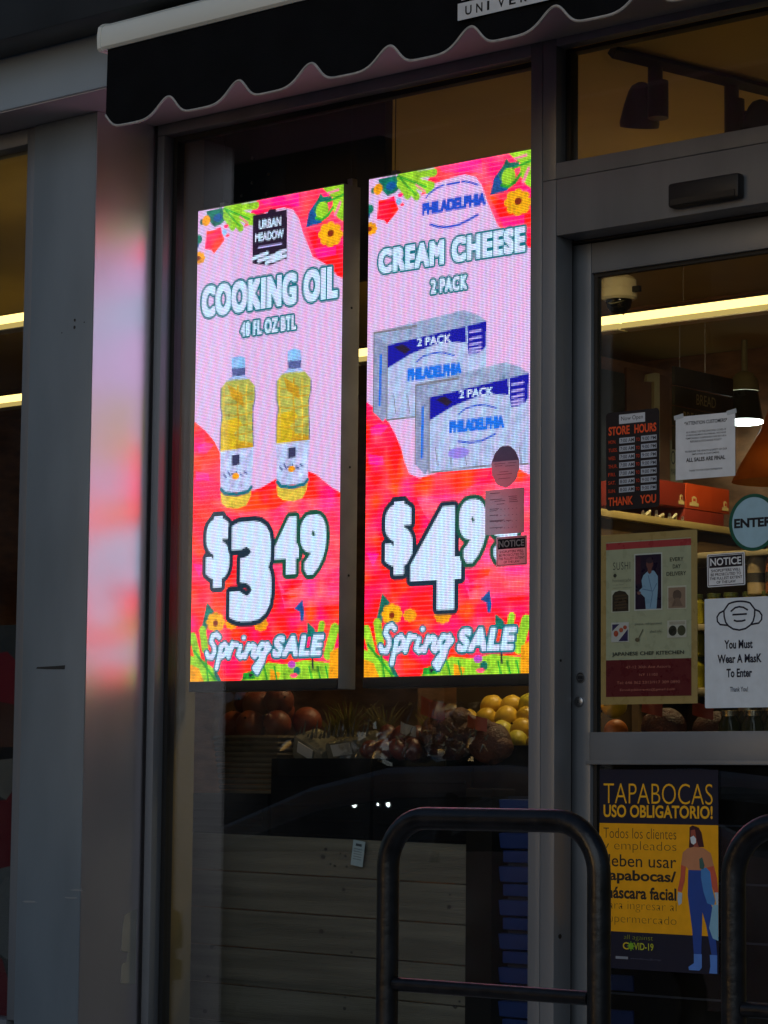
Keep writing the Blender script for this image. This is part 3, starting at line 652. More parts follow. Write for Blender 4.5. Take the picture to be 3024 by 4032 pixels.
ART_CHEESE = [
 ('line','dteal',5.8,[(24.4,290.0),(22.1,287.7),(18.4,289.1),(17.1,292.7),(19.9,296.4),(20.3,300.0),(18.1,304.0),(14.4,303.5),(13.2,300.9)]),
 ('line','dteal',5.8,[(26.5,296.2),(22.3,311.7)]),
 ('line','dteal',5.8,[(25.6,297.3),(29.5,294.8),(32.0,297.5),(30.5,301.8),(26.4,303.8)]),
 ('line','dteal',5.8,[(36.2,294.7),(33.0,304.1)]),
 ('line','dteal',5.8,[(34.1,300.4),(37.3,295.4),(40.5,295.7)]),
 ('line','dteal',5.8,[(43.6,297.1),(41.4,302.8),(43.7,304.6),(46.4,302.9)]),
 ('line','dteal',5.8,[(50.9,296.2),(47.8,304.4)]),
 ('line','dteal',5.8,[(49.5,300.1),(54.5,296.3),(56.3,297.4),(54.5,303.1),(56.3,304.6),(59.0,301.8)]),
 ('line','dteal',5.8,[(67.0,297.0),(62.5,295.8),(59.4,299.7),(61.2,304.0),(65.2,301.3)]),
 ('line','dteal',5.8,[(67.4,296.0),(63.1,308.4),(58.6,315.4),(55.9,312.5),(59.9,308.3),(69.2,298.5)]),
 ('ell','dteal',(46.5,291.0),(2.9,2.6)),
 ('line','wht',3.3,[(24.4,290.0),(22.1,287.7),(18.4,289.1),(17.1,292.7),(19.9,296.4),(20.3,300.0),(18.1,304.0),(14.4,303.5),(13.2,300.9)]),
 ('line','wht',3.3,[(26.5,296.2),(22.3,311.7)]),
 ('line','wht',3.3,[(25.6,297.3),(29.5,294.8),(32.0,297.5),(30.5,301.8),(26.4,303.8)]),
 ('line','wht',3.3,[(36.2,294.7),(33.0,304.1)]),
 ('line','wht',3.3,[(34.1,300.4),(37.3,295.4),(40.5,295.7)]),
 ('line','wht',3.3,[(43.6,297.1),(41.4,302.8),(43.7,304.6),(46.4,302.9)]),
 ('line','wht',3.3,[(50.9,296.2),(47.8,304.4)]),
 ('line','wht',3.3,[(49.5,300.1),(54.5,296.3),(56.3,297.4),(54.5,303.1),(56.3,304.6),(59.0,301.8)]),
 ('line','wht',3.3,[(67.0,297.0),(62.5,295.8),(59.4,299.7),(61.2,304.0),(65.2,301.3)]),
 ('line','wht',3.3,[(67.4,296.0),(63.1,308.4),(58.6,315.4),(55.9,312.5),(59.9,308.3),(69.2,298.5)]),
 ('ell','wht',(46.5,291.0),(1.7,1.6)),
 ('text', 'SALE', 'wht', 1.1, 'dteal', 1.8, (73.2, 117.6, 291.6, 305.8), 0.22),
 ('line','blu2',1.3,[(48.9,16.2),(54.3,13.7),(60.0,12.4)]),
 ('line','blu2',1.3,[(74.6,12.2),(80.7,13.7),(86.9,16.2)]),
 ('line','blu2',1.5,[(63.1,12.5),(67.6,12.6),(72.4,12.4)]),
 ('line','blu2',1.6,[(50.0,36.2),(56.2,38.6),(64.2,39.8),(72.2,39.4),(79.2,37.6),(87.0,35.1)]),
 ('line','blu2',1.0,[(48.9,16.2),(46.3,18.6)]),
 ('text', 'PHILADELPHIA', 'blu2', 0.85, None, 0, (43.2, 93.0, 21.6, 29.8), 0),
 ('text', 'CREAM CHEESE', 'wht', 1.0, 'dteal', 1.6, (8.6, 122.8, 47.2, 62.8), 0),
 ('text', '2 PACK', 'wht', 0.5, 'dteal', 1.5, (50.7, 79.0, 71.8, 80.8), 0),
 ('poly','bx1',[(4.8,100.4),(76.1,93.8),(86.6,97.7),(94.5,102.8),(16.9,109.6),(14.1,108.6)]),
 ('poly','bx3',[(4.8,100.4),(16.4,109.6),(16.2,155.1),(13.5,158.5),(5.1,151.3)]),
 ('poly','bx2',[(16.4,109.6),(94.0,102.7),(94.1,158.8),(16.2,158.0)]),
 ('line','bx4',1.5,[(5.7,100.5),(39.6,99.8)]),
 ('poly','navy',[(16.9,109.6),(94.0,102.7),(93.7,118.1),(91.2,120.6),(87.7,122.1),(80.7,122.4),(79.3,114.5),(66.5,112.9),(53.2,113.3),(35.2,117.2),(16.0,124.7)]),
 ('line','wht',0.9,[(78.8,104.6),(79.3,114.5)]),
 ('poly','dk',[(21.5,111.5),(28.8,110.1),(35.2,114.3),(30.6,116.8),(26.1,114.2)]),
 ('text', '2 PACK', 'wht', 0.35, None, 0, (40.1, 67.0, 107.6, 113.2), 0),
 ('line','lil',1.3,[(81.5,108.4),(89.7,107.9)]),
 ('line','lil',1.3,[(81.5,112.6),(89.8,112.1)]),
 ('line','lil',1.3,[(81.5,116.2),(89.8,115.6)]),
 ('line','lil',1.3,[(81.5,119.0),(89.8,118.4)]),
 ('line','lil',1.3,[(81.6,121.1),(89.8,120.5)]),
 ('line','blu2',1.0,[(39.8,122.7),(45.1,119.6),(54.1,118.4),(61.3,119.1),(69.3,121.6)]),
 ('line','blu2',1.2,[(39.9,139.9),(48.9,141.4),(57.9,141.1),(68.5,137.9)]),
 ('line','bx4',0.7,[(21.7,141.8),(23.6,153.5)]),
 ('line','bx4',0.7,[(32.6,142.8),(34.5,154.5)]),
 ('line','bx4',0.7,[(44.4,143.9),(46.3,155.5)]),
 ('line','bx1',0.7,[(56.1,144.9),(58.0,156.5)]),
 ('line','bx1',0.7,[(66.8,145.8),(68.6,157.4)]),
 ('line','bx4',0.7,[(78.3,146.9),(80.1,158.3)]),
 ('line','bx4',0.7,[(87.0,147.6),(88.8,159.1)]),
 ('line','bx4',1.0,[(16.2,157.6),(56.2,157.0),(94.1,158.5)]),
 ('line','bx4',0.9,[(16.4,109.6),(16.2,156.5)]),
 ('line','bx4',0.8,[(5.2,100.8),(5.5,151.3)]),
 ('text', 'PHILADELPHIA', 'blu3', 0.85, None, 0, (32.6, 75.5, 126.4, 134.4), 0),
 ('line','blu3',1.8,[(11.2,115.6),(10.6,147.4)]),
 ('poly','bx1',[(38.9,137.3),(108.5,129.7),(118.8,133.5),(126.4,138.3),(50.7,146.2),(48.0,145.3)]),
 ('poly','bx3',[(38.9,137.3),(50.3,146.2),(50.1,191.2),(47.5,194.6),(39.3,187.5)]),
 ('poly','bx2',[(50.3,146.2),(126.0,138.3),(126.1,193.8),(50.2,194.0)]),
 ('line','bx4',1.5,[(39.9,137.4),(72.9,136.1)]),
 ('poly','navy',[(50.7,146.2),(126.0,138.3),(125.7,153.5),(123.2,156.1),(119.8,157.5),(113.0,158.0),(111.6,150.2),(99.2,148.7),(86.2,149.3),(68.6,153.5),(49.9,161.1)]),
 ('line','wht',0.9,[(111.1,140.4),(111.6,150.2)]),
 ('poly','dk',[(55.2,148.0),(62.3,146.5),(68.6,150.6),(64.2,153.1),(59.7,150.6)]),
 ('text', '2 PACK', 'wht', 0.35, None, 0, (73.4, 99.6, 143.8, 149.2), 0),
 ('line','lil',1.3,[(113.7,144.1),(121.8,143.5)]),
 ('line','lil',1.3,[(113.8,148.3),(121.8,147.6)]),
 ('line','lil',1.3,[(113.8,151.8),(121.9,151.1)]),
 ('line','lil',1.3,[(113.8,154.6),(121.9,153.9)]),
 ('line','lil',1.3,[(113.8,156.6),(121.9,156.0)]),
 ('line','blu2',1.0,[(73.1,158.8),(78.3,155.7),(87.1,154.3),(94.0,154.9),(101.8,157.4)]),
 ('line','blu2',1.2,[(73.2,175.8),(82.0,177.2),(90.7,176.8),(101.1,173.4)]),
 ('line','bx4',0.7,[(55.4,178.0),(57.3,189.5)]),
 ('line','bx4',0.7,[(66.1,178.8),(68.0,190.3)]),
 ('line','bx4',0.7,[(77.6,179.7),(79.5,191.1)]),
 ('line','bx1',0.7,[(89.0,180.5),(90.8,191.9)]),
 ('line','bx1',0.7,[(99.4,181.3),(101.3,192.7)]),
 ('line','bx4',0.7,[(110.6,182.2),(112.4,193.5)]),
 ('line','bx4',0.7,[(119.2,182.8),(121.0,194.1)]),
 ('line','bx4',1.0,[(50.2,193.7),(89.1,192.5),(126.1,193.5)]),
 ('line','bx4',0.9,[(50.3,146.2),(50.2,192.6)]),
 ('line','bx4',0.8,[(39.4,137.7),(39.7,187.6)]),
 ('text', 'PHILADELPHIA', 'blu3', 0.85, None, 0, (66.0, 107.9, 162.3, 170.2), 0),
 ('line','blu3',1.8,[(45.2,152.2),(44.7,183.6)]),
 ('ell','pur2',(73.2,182.9),(8.0,3.5)),
 ('text', '$', 'wht', 2.6, 'dkt', 3.2, (18.5, 35.5, 212.6, 253.8), 0),
 ('text', '4', 'wht', 3.2, 'dkt', 3.2, (39.7, 72.8, 218.7, 276.3), 0),
 ('text', '9', 'wht', 2.6, 'dgrn', 3.0, (76.7, 92.4, 215.0, 249.0), 0),
 ('text', '9', 'wht', 2.6, 'dgrn', 3.0, (99.4, 116.6, 213.7, 249.5), 0),
]

GX = (np.arange(NU * SS) + .5) / SS; GY = (np.arange(NV * SS) + .5) / SS
def win(x0, x1, y0, y1):
    a = max(0, int(x0 * SS) - 1); b = min(NU * SS, int(x1 * SS) + 2); c = max(0, int(y0 * SS) - 1); d = min(NV * SS, int(y1 * SS) + 2)
    return a, b, c, d
def r_poly(p):
    p = np.array(p, float); a, b, c, d = win(p[:, 0].min(), p[:, 0].max(), p[:, 1].min(), p[:, 1].max())
    X, Y = np.meshgrid(GX[a:b], GY[c:d]); ins = np.zeros(X.shape, bool)
    for i in range(len(p)):
        (x1, y1), (x2, y2) = p[i - 1], p[i]
        if y1 == y2: continue
        ins ^= ((y1 > Y) != (y2 > Y)) & (X < (x2 - x1) * (Y - y1) / (y2 - y1) + x1)
    return (a, b, c, d), ins
def r_line(p, w):
    p = np.array(p, float); h = w / 2; a, b, c, d = win(p[:, 0].min() - h, p[:, 0].max() + h, p[:, 1].min() - h, p[:, 1].max() + h)
    X, Y = np.meshgrid(GX[a:b], GY[c:d]); ins = np.zeros(X.shape, bool)
    for i in range(len(p) - 1):
        q = p[i]; e = p[i + 1] - q; t = np.clip(((X - q[0]) * e[0] + (Y - q[1]) * e[1]) / max(1e-6, e @ e), 0, 1)
        ins |= (X - q[0] - t * e[0]) ** 2 + (Y - q[1] - t * e[1]) ** 2 < h * h
    return (a, b, c, d), ins
def grow(mask, r, square=False):
    n = int(round(r * SS))
    if n <= 0: return mask
    H, Wd = mask.shape; out = np.zeros_like(mask); P = np.pad(mask.astype(np.int32), ((0, 0), (n + 1, n)))
    cs = np.cumsum(P, 1)
    for dy in range(-n, n + 1):
        k = min(n, int((1.9 * n * n - dy * dy) ** .5)) if square else int((n * n - dy * dy) ** .5)
        row = (cs[:, n + 1 + k:n + 1 + k + Wd] - cs[:, n - k:n - k + Wd]) > 0
        if dy >= 0: out[dy:] |= row[:H - dy]
        else: out[:dy] |= row[-dy:]
    return out
def paint(items, seed):
    img = np.empty((NV * SS, NU * SS, 3)); img[:] = LINP['bg']
    for it in items:
        if it[0] == 'poly': (a, b, c, d), k = r_poly(it[2]); img[c:d, a:b][k] = LINP[it[1]]
        elif it[0] == 'line': (a, b, c, d), k = r_line(it[3], it[2]); img[c:d, a:b][k] = LINP[it[1]]
        elif it[0] == 'ell':
            (cx, cy), (rx, ry) = it[2], it[3]; a, b, c, d = win(cx - rx, cx + rx, cy - ry, cy + ry); X, Y = np.meshgrid(GX[a:b], GY[c:d])
            k = ((X - cx) / rx) ** 2 + ((Y - cy) / ry) ** 2 < 1; img[c:d, a:b][k] = LINP[it[1]]
        else:
            _, s, col, g, oc, ow, (u0, u1, v0, v1), shear = it
            if g < 2: q = g * .8; u0 += q; u1 -= q; v0 += q; v1 -= q
            v, t, asp = glyphs(s, 1.13 if (oc and len(s) > 1) else 1.0, shear)
            par = list(range(len(v)))                              # split the triangles into letters
            def root(i):
                while par[i] != i: i = par[i]
                return i
            for tri in t:
                for i in tri[1:]: par[root(i)] = root(tri[0])
            byl = {}
            for tri in t: byl.setdefault(root(tri[0]), []).append(tri)
            ms = []
            for q in sorted(byl, key=lambda q: min(v[i][0] for tri in byl[q] for i in tri)):
                mk = np.zeros((NV * SS, NU * SS), bool)
                for tri in byl[q]:
                    p = [(u0 + v[i][0] * (u1 - u0), v1 - v[i][1] * (v1 - v0)) for i in tri]
                    (a, b, c, d), k = r_poly(p); mk[c:d, a:b] |= k
                ms.append(grow(mk, g, True))
            if oc:
                for mk in ms: img[grow(mk, ow)] = LINP[oc]
            for mk in ms:
                if oc: img[grow(mk, .75)] = LINP[oc]
                img[mk] = LINP[col]
    tex = np.zeros(img.shape[:2])
    for k_, a_ in TEX.items(): tex[np.all(np.abs(img - LINP[k_]) < 1e-6, -1)] = a_
    tex = tex.reshape(NV, SS, NU, SS).mean((1, 3))
    led = img.reshape(NV, SS, NU, SS, 3).mean((1, 3))
    rg = np.random.default_rng(seed); i, j = np.meshgrid(np.arange(NU), np.arange(NV))
    pale = (led[..., 2] > .55)[..., None]                          # the camera's beat against the LED columns
    beat = .5 + .5 * np.sin((i + j * .22) * 2 * math.pi / 9.3 + np.sin(j / 23.0)); beat = beat[..., None]
    led = np.where(pale, led * (np.array([1.06, .90, .97]) * beat + np.array([.90, 1.04, 1.06]) * (1 - beat)), led)
    hot = (led[..., 0] > .6) & (led[..., 1] < .2)
    noise = rg.normal(0, 1, (NV // 8 + 2, NU // 8 + 2)); gx_ = np.arange(NU) / 8; gy_ = np.arange(NV) / 8
    ix = gx_.astype(int); iy = gy_.astype(int); fx = gx_ - ix; fy = (gy_ - iy)[:, None]
    sm = (noise[iy][:, ix] * (1 - fx) + noise[iy][:, ix + 1] * fx) * (1 - fy) + (noise[iy + 1][:, ix] * (1 - fx) + noise[iy + 1][:, ix + 1] * fx) * fy
    led[..., 1] += np.where(hot, np.clip(.04 * sm, -.03, .07), 0); led[..., 2] += np.where(hot, np.clip(.02 + .07 * np.roll(sm, 17, 0), -.02, .17), 0)
    rowp = np.where((j % 3 == 0) & hot, .045, 0); led += rowp[..., None] * np.array([0, .9, 1.0])
    led *= (1 + rg.normal(0, .055, (NV, NU, 3)))
    n1 = rg.normal(0, 1, (NV, NU)); n1 = (n1 + np.roll(n1, 1, 0) + np.roll(n1, 1, 1) + np.roll(n1, (1, 1), (0, 1))) / 2
    n2 = np.kron(rg.normal(0, 1, (NV // 4, NU // 4)), np.ones((4, 4))); n2 = (n2 + np.roll(n2, 2, 0) + np.roll(n2, 2, 1)) / 1.7
    led *= np.clip(1 + (tex * (.65 * n1 + .6 * n2))[..., None] * np.array([1.0, .9, .75]), .3, 1.7)
    led[..., 0] *= np.where(hot, 1.9, 1.0)                         # pure red diodes run past what a camera can record
    return np.clip(led, 0.003, 2.2)
def led_material():
    m = bpy.data.materials.new('led matrix'); m.use_nodes = True; nt = m.node_tree; N = nt.nodes; L = nt.links
    p = N['Principled BSDF']; p.inputs['Base Color'].default_value = (.012, .012, .013, 1); p.inputs['Roughness'].default_value = .6
    at = N.new('ShaderNodeAttribute'); at.attribute_name = 'led_colour'
    tc = N.new('ShaderNodeTexCoord'); sx = N.new('ShaderNodeSeparateXYZ'); L.new(tc.outputs['Object'], sx.inputs[0])
    sq = []
    for ax, pit in (('X', SWD / NU), ('Z', SHT / NV)):
        a = N.new('ShaderNodeMath'); a.operation = 'DIVIDE'; a.inputs[1].default_value = pit; L.new(sx.outputs[ax], a.inputs[0])
        b = N.new('ShaderNodeMath'); b.operation = 'FRACT'; L.new(a.outputs[0], b.inputs[0])
        c = N.new('ShaderNodeMath'); c.operation = 'SUBTRACT'; c.inputs[1].default_value = .5; L.new(b.outputs[0], c.inputs[0])
        d = N.new('ShaderNodeMath'); d.operation = 'MULTIPLY'; L.new(c.outputs[0], d.inputs[0]); L.new(c.outputs[0], d.inputs[1]); sq.append(d)
    e = N.new('ShaderNodeMath'); e.operation = 'ADD'; L.new(sq[0].outputs[0], e.inputs[0]); L.new(sq[1].outputs[0], e.inputs[1])
    r = N.new('ShaderNodeMapRange'); r.inputs['From Min'].default_value = .03; r.inputs['From Max'].default_value = .26; r.inputs['To Min'].default_value = 2.0; r.inputs['To Max'].default_value = .35
    L.new(e.outputs[0], r.inputs[0])
    f = N.new('ShaderNodeMath'); f.operation = 'MULTIPLY'; f.inputs[1].default_value = LEDPOW; L.new(r.outputs[0], f.inputs[0])
    L.new(at.outputs['Color'], p.inputs['Emission Color']); L.new(f.outputs[0], p.inputs['Emission Strength'])
    return m
SWD, SHT, LEDPOW = .66, 1.6, 1.1
ledm = led_material()
cabm = mat('grey screen cabinet', (.42, .38, .36), .55, .1, .15, 8)
def led_screen(x0, art, label, seed):
    t = empty('led_screen', (x0 + SWD / 2, .12, 1.39), label, 'screen', 'LED advertising screens in the shop window')
    c = MB().box(x0, x0 + SWD, .1215, .205, 1.386, 3.024, cabm, .002).box(x0, x0 + SWD, .114, .1213, 1.386, 1.4185, blackpl, .001)
    for z in (1.75, 2.1, 2.62): c.tube([(x0 + SWD + .0002, .165, z), (x0 + SWD + .002, .165, z)], .004, blackpl, 8)
    c.build('cabinet', t)
    for x in (x0 + .05, x0 + SWD - .03):
        MB().tube([(x, .19, 3.02), (x, .19, 3.59)], .0015, blackpl, 6).box(x - .011, x + .011, .184, .2095, 2.97, 3.055, steel, .002).build('hanger', t)
    me = bpy.data.meshes.new('display')
    gx, gz = np.meshgrid(np.arange(NU + 1) * SWD / NU, SHT - np.arange(NV + 1) * SHT / NV)
    co = np.stack([gx.ravel(), np.zeros(gx.size), gz.ravel()], 1)
    idx = np.arange((NU + 1) * (NV + 1)).reshape(NV + 1, NU + 1)
    fa = np.stack([idx[:-1, :-1], idx[1:, :-1], idx[1:, 1:], idx[:-1, 1:]], -1).reshape(-1, 4)
    me.vertices.add(len(co)); me.vertices.foreach_set('co', co.ravel())
    me.loops.add(fa.size); me.loops.foreach_set('vertex_index', fa.ravel().astype(np.int32))
    me.polygons.add(len(fa)); me.polygons.foreach_set('loop_start', (np.arange(len(fa)) * 4).astype(np.int32))
    me.update(calc_edges=True); me.validate()
    led = paint(art, seed).reshape(-1, 3)
    at = me.attributes.new('led_colour', 'FLOAT_COLOR', 'FACE'); at.data.foreach_set('color', np.concatenate([led, np.ones((len(led), 1))], 1).ravel().astype(np.float32))
    me.materials.append(ledm)
    ob = bpy.data.objects.new('display', me); COL.objects.link(ob); ob.location = (x0, .12, 1.42); ob.parent = t; ob.matrix_parent_inverse = t.matrix_basis.inverted()
led_screen(-1.422, ART_BACK + ART_OIL, 'bright hanging screen advertising cooking oil at $3.49, left of the pair', 11)
led_screen(-.653, ART_BACK + ART_CHEESE, 'bright hanging screen advertising cream cheese at $4.99, beside the mullion', 23)

# ---------------------------------------------------------------- notices and posters on the glass
WHT = (214, 218, 224); BLK = (14, 14, 18)
DY = .1392
# store hours
s = Sheet(.271, .461, 1.894, 2.185, DY, (26, 22, 28), .2, round_=.06)
s.rect(.25, .74, .03, .125, (190, 196, 205)); s.text('Now Open', .29, .70, .05, .105, (40, 40, 52), .0)
s.text('STORE', .05, .45, .145, .235, (226, 84, 40), .03); s.text('HOURS', .54, .95, .145, .235, (226, 84, 40), .03)
for k, (d, a, b) in enumerate((('MON.', '7:00 AM', '9:00 PM'), ('TUES.', '7:00 AM', '9:00 PM'), ('WED.', '7:00 AM', '9:00 PM'), ('THUR.', '7:00 AM', '9:00 PM'), ('FRI.', '7:00 AM', '9:00 PM'), ('SAT.', '8:00 AM', '9:00 PM'), ('SUN.', '8:00 AM', '9:00 PM'))):
    v = .268 + k * .0835
    s.rect(.255, .545, v, v + .057, (170, 178, 192)); s.rect(.665, .955, v, v + .057, (170, 178, 192))
    s.text(a, .275, .53, v + .01, v + .047, (36, 36, 44), .01); s.text(b, .685, .94, v + .01, v + .047, (36, 36, 44), .01)
    s.text(d, .05, .19 if len(d) == 4 else .22, v + .016, v + .052, (196, 66, 34), .01); s.text('TO', .57, .64, v + .014, v + .048, (190, 60, 34), .01)
s.text('THANK', .05, .52, .868, .955, (226, 84, 40), .03); s.text('YOU', .65, .95, .868, .955, (226, 84, 40), .03)
s.build('store_hours_sign', 'black and orange store hours sign with rounded corners', 'sign')
# attention customers
s = Sheet(.5185, .722, 1.968, 2.152, DY, WHT, -.2)
G = (48, 50, 58)
s.text('*ATTENTION CUSTOMERS*', .15, .87, .085, .145, G, .02)
for t, u0, u1, v in (('AS A RESULT OF THE ONGOING COVID-19', .18, .85, .245), ('OVERWHELMING OUTBREAK, WE HAVE', .18, .85, .295), ('TEMPORARILY SUSPENDED OUR RETURN,', .17, .86, .345), ('REFUND & EXCHANGE POLICY', .25, .78, .395), ('TO ENSURE THE HEALTH & SAFETY OF OUR', .16, .87, .55), ('EMPLOYEES & CUSTOMERS,', .28, .74, .60)):
    s.text(t, u0, u1, v, v + .03, (70, 72, 82), .012)
s.text('ALL SALES ARE FINAL', .18, .84, .665, .73, G, .03)
s.text('THANK YOU FOR YOUR COOPERATION', .23, .79, .855, .883, (70, 72, 82), .01)
for u in (-.03, .86): s.poly([(u, -.02), (u + .16, -.05), (u + .17, .02), (u + .01, .05)], (176, 184, 190))
s.build('customer_notice', 'white printed notice to customers beside the store hours sign', 'notice')
# enter
s = Sheet(.701, .865, 1.749, 1.912, .1375, (8, 60, 52), body=False)
s.solid([(.5 + .5 * math.cos(k * .13089), .5 + .5 * math.sin(k * .13089)) for k in range(48)], (10, 78, 62))
s.ell(.5, .5, .43, .44, (150, 186, 204), 48); s.text('ENTER', .11, .89, .42, .585, (14, 18, 30), .045)
s.build('enter_sticker', 'round pale blue ENTER sticker with a dark green rim', 'sticker')
def notice(x0, x1, z0, z1, y, paper, tr, tilt):
    s = Sheet(x0, x1, z0, z1, y, paper, tilt, trans=tr, round_=.03)
    s.frame(.025, .975, .03, .97, .016, (30, 28, 44)); s.rect(.06, .94, .07, .42, (22, 20, 34)); s.text('NOTICE', .09, .91, .13, .36, paper, .02)
    for k, (t, u0, u1) in enumerate((('SHOPLIFTERS WILL', .11, .89), ('BE PROSECUTED TO', .1, .9), ('THE FULLEST EXTENT', .07, .93), ('OF THE LAW', .25, .76))):
        s.text(t, u0, u1, .47 + k * .118, .555 + k * .118, (30, 26, 40), .012)
    return s
notice(.626, .753, 1.654, 1.748, DY, WHT, 0, 1).build('shoplifting_notice', 'white shoplifting NOTICE under the round ENTER sticker on the door', 'notice', 'shoplifting notices')
notice(-.079, .038, 1.740, 1.829, .0612, (226, 208, 214), .5, .6).build('shoplifting_notice', 'shoplifting NOTICE tinted with pink screen light over the corner of the cream cheese screen', 'notice', 'shoplifting notices')  # pink screen light put into the paper colour
# mask sign
s = Sheet(.617, .847, 1.309, 1.62, DY, (206, 216, 226), .1, round_=.02)
K = (20, 26, 46); t = .022
def arc(cx, cy, rx, ry, a0, a1, n=20): return [(cx + rx * math.cos(R(a0 + (a1 - a0) * k / n)), cy + ry * math.sin(R(a0 + (a1 - a0) * k / n))) for k in range(n + 1)]
s.stroke([(.285, .115)] + arc(.51, .17, .30, .135, -125, -55) [1:-1] + [(.735, .115)], t, K)
s.stroke([(.285, .11), (.29, .17), (.31, .22), (.35, .255), (.42, .285), (.51, .297), (.60, .285), (.67, .255), (.71, .22), (.73, .17), (.735, .11)], t, K)
s.stroke([(.285, .115), (.22, .135), (.185, .17), (.19, .21), (.23, .24), (.345, .25)], t, K)
s.stroke([(.735, .115), (.80, .135), (.835, .17), (.83, .21), (.79, .24), (.675, .25)], t, K)
s.stroke([(.385, .125), (.45, .092), (.51, .084), (.57, .092), (.635, .118)], t, K); s.stroke([(.41, .155), (.62, .152)], t, K); s.stroke([(.43, .205), (.47, .215), (.55, .215), (.60, .207)], t, K)
s.text('You Must', .29, .70, .385, .465, K, .03); s.text('Wear A MasK', .19, .83, .515, .595, K, .03); s.text('To Enter', .32, .69, .645, .725, K, .03); s.text('Thank You!', .37, .63, .81, .855, (50, 56, 76), .01)
s.build('mask_notice', 'white notice with a face mask drawing and dark lettering', 'notice')
# sushi poster
s = Sheet(.253, .592, 1.323, 1.822, DY, (150, 132, 84), 0, rough=.3)
s.rect(.055, .94, .045, .955, (150, 158, 132)); s.rect(.055, .94, .05, .09, (150, 56, 60)); s.rect(.055, .94, .74, .955, (84, 28, 34))
D = (44, 48, 44)
s.text('SUSHI', .13, .31, .165, .21, D, -.005, 1.15); s.ell(.15, .243, .018, .01, D); s.stroke([(.15, .23), (.15, .258)], .008, D)
s.text('homemade', .125, .32, .262, .282, (90, 96, 84), 0); s.text('to-go food', .125, .24, .293, .303, (110, 114, 100)); s.text('Japanese restaurant', .125, .33, .312, .321, (110, 114, 100))
s.rect(.355, .645, .122, .455, (176, 184, 180)); s.rect(.365, .635, .13, .448, (28, 22, 44)); s.rect(.365, .42, .14, .3, (50, 26, 44))
s.poly([(.45, .25), (.5, .225), (.56, .225), (.6, .26), (.6, .33), (.585, .448), (.475, .448), (.465, .38), (.43, .36), (.40, .35), (.41, .335), (.44, .32), (.43, .28)], (120, 156, 182))
s.ell(.515, .185, .035, .032, (96, 62, 60)); s.poly([(.495, .205), (.535, .205), (.535, .235), (.515, .245), (.495, .235)], (96, 62, 60)); s.ell(.515, .165, .036, .018, (50, 40, 52)); s.ell(.405, .352, .02, .01, (110, 80, 76)); s.stroke([(.5, .25), (.545, .36), (.52, .44)], .008, (90, 120, 150)); s.stroke([(.44, .33), (.55, .345), (.59, .30)], .01, (90, 122, 152))
for i, t_ in enumerate(('EVERY', 'DAY', 'DELIVERY')): s.text(t_, (.725, .755, .69)[i], (.865, .835, .89)[i], .155 + i * .0415, .178 + i * .0415, D, .01)
s.rect(.115, .31, .33, .46, (170, 176, 160)); s.poly([(.125, .455), (.125, .36), (.15, .34), (.20, .332), (.26, .34), (.295, .365), (.295, .455)], (44, 40, 34))
for q in range(5): s.stroke([(.145 + .01 * (q % 2), .365 + q * .018), (.275, .36 + q * .018)], .014, (70, 58, 44))
s.rect(.70, .895, .32, .455, (170, 174, 158)); s.rect(.71, .885, .33, .45, (130, 112, 96)); s.ell(.80, .375, .045, .03, (84, 72, 64)); s.poly([(.74, .44), (.78, .39), (.82, .39), (.86, .44)], (108, 92, 80))
s.rect(.115, .30, .52, .635, (168, 174, 172)); s.poly([(.125, .53), (.20, .53), (.125, .57)], (44, 40, 78)); s.poly([(.29, .56), (.29, .63), (.19, .63)], (44, 40, 78)); s.ell(.165, .585, .025, .018, (150, 70, 50)); s.ell(.22, .565, .022, .014, (160, 84, 60)); s.ell(.26, .55, .02, .012, (150, 70, 52))
s.rect(.70, .895, .52, .62, (168, 172, 160)); s.ell(.755, .58, .042, .03, (40, 44, 38)); s.ell(.845, .58, .042, .03, (60, 66, 50)); s.rect(.72, .88, .527, .545, (150, 150, 136))
s.text('please refrigerated', .365, .64, .526, .543, (96, 102, 90)); s.text('shelf life', .52, .64, .572, .586, (96, 102, 90)); s.stroke([(.45, .565), (.405, .615)], .008, (90, 84, 66)); s.ell(.39, .625, .024, .012, (90, 84, 66))
s.text('JAPANESE CHEF KITECHEN', .125, .87, .694, .722, D, .015)
P_ = (168, 108, 96)
s.text('47-12 30th Ave Astoria', .27, .735, .776, .792, P_); s.text('NY 11103', .41, .60, .822, .837, P_); s.text('Tel: 646 362 2313/917 309 0890', .175, .83, .866, .882, P_); s.text('Email:jckkwanta@gmail.com', .21, .78, .908, .926, P_)
s.build('sushi_poster', 'cream bordered sushi poster with a chef photograph and maroon foot', 'poster')
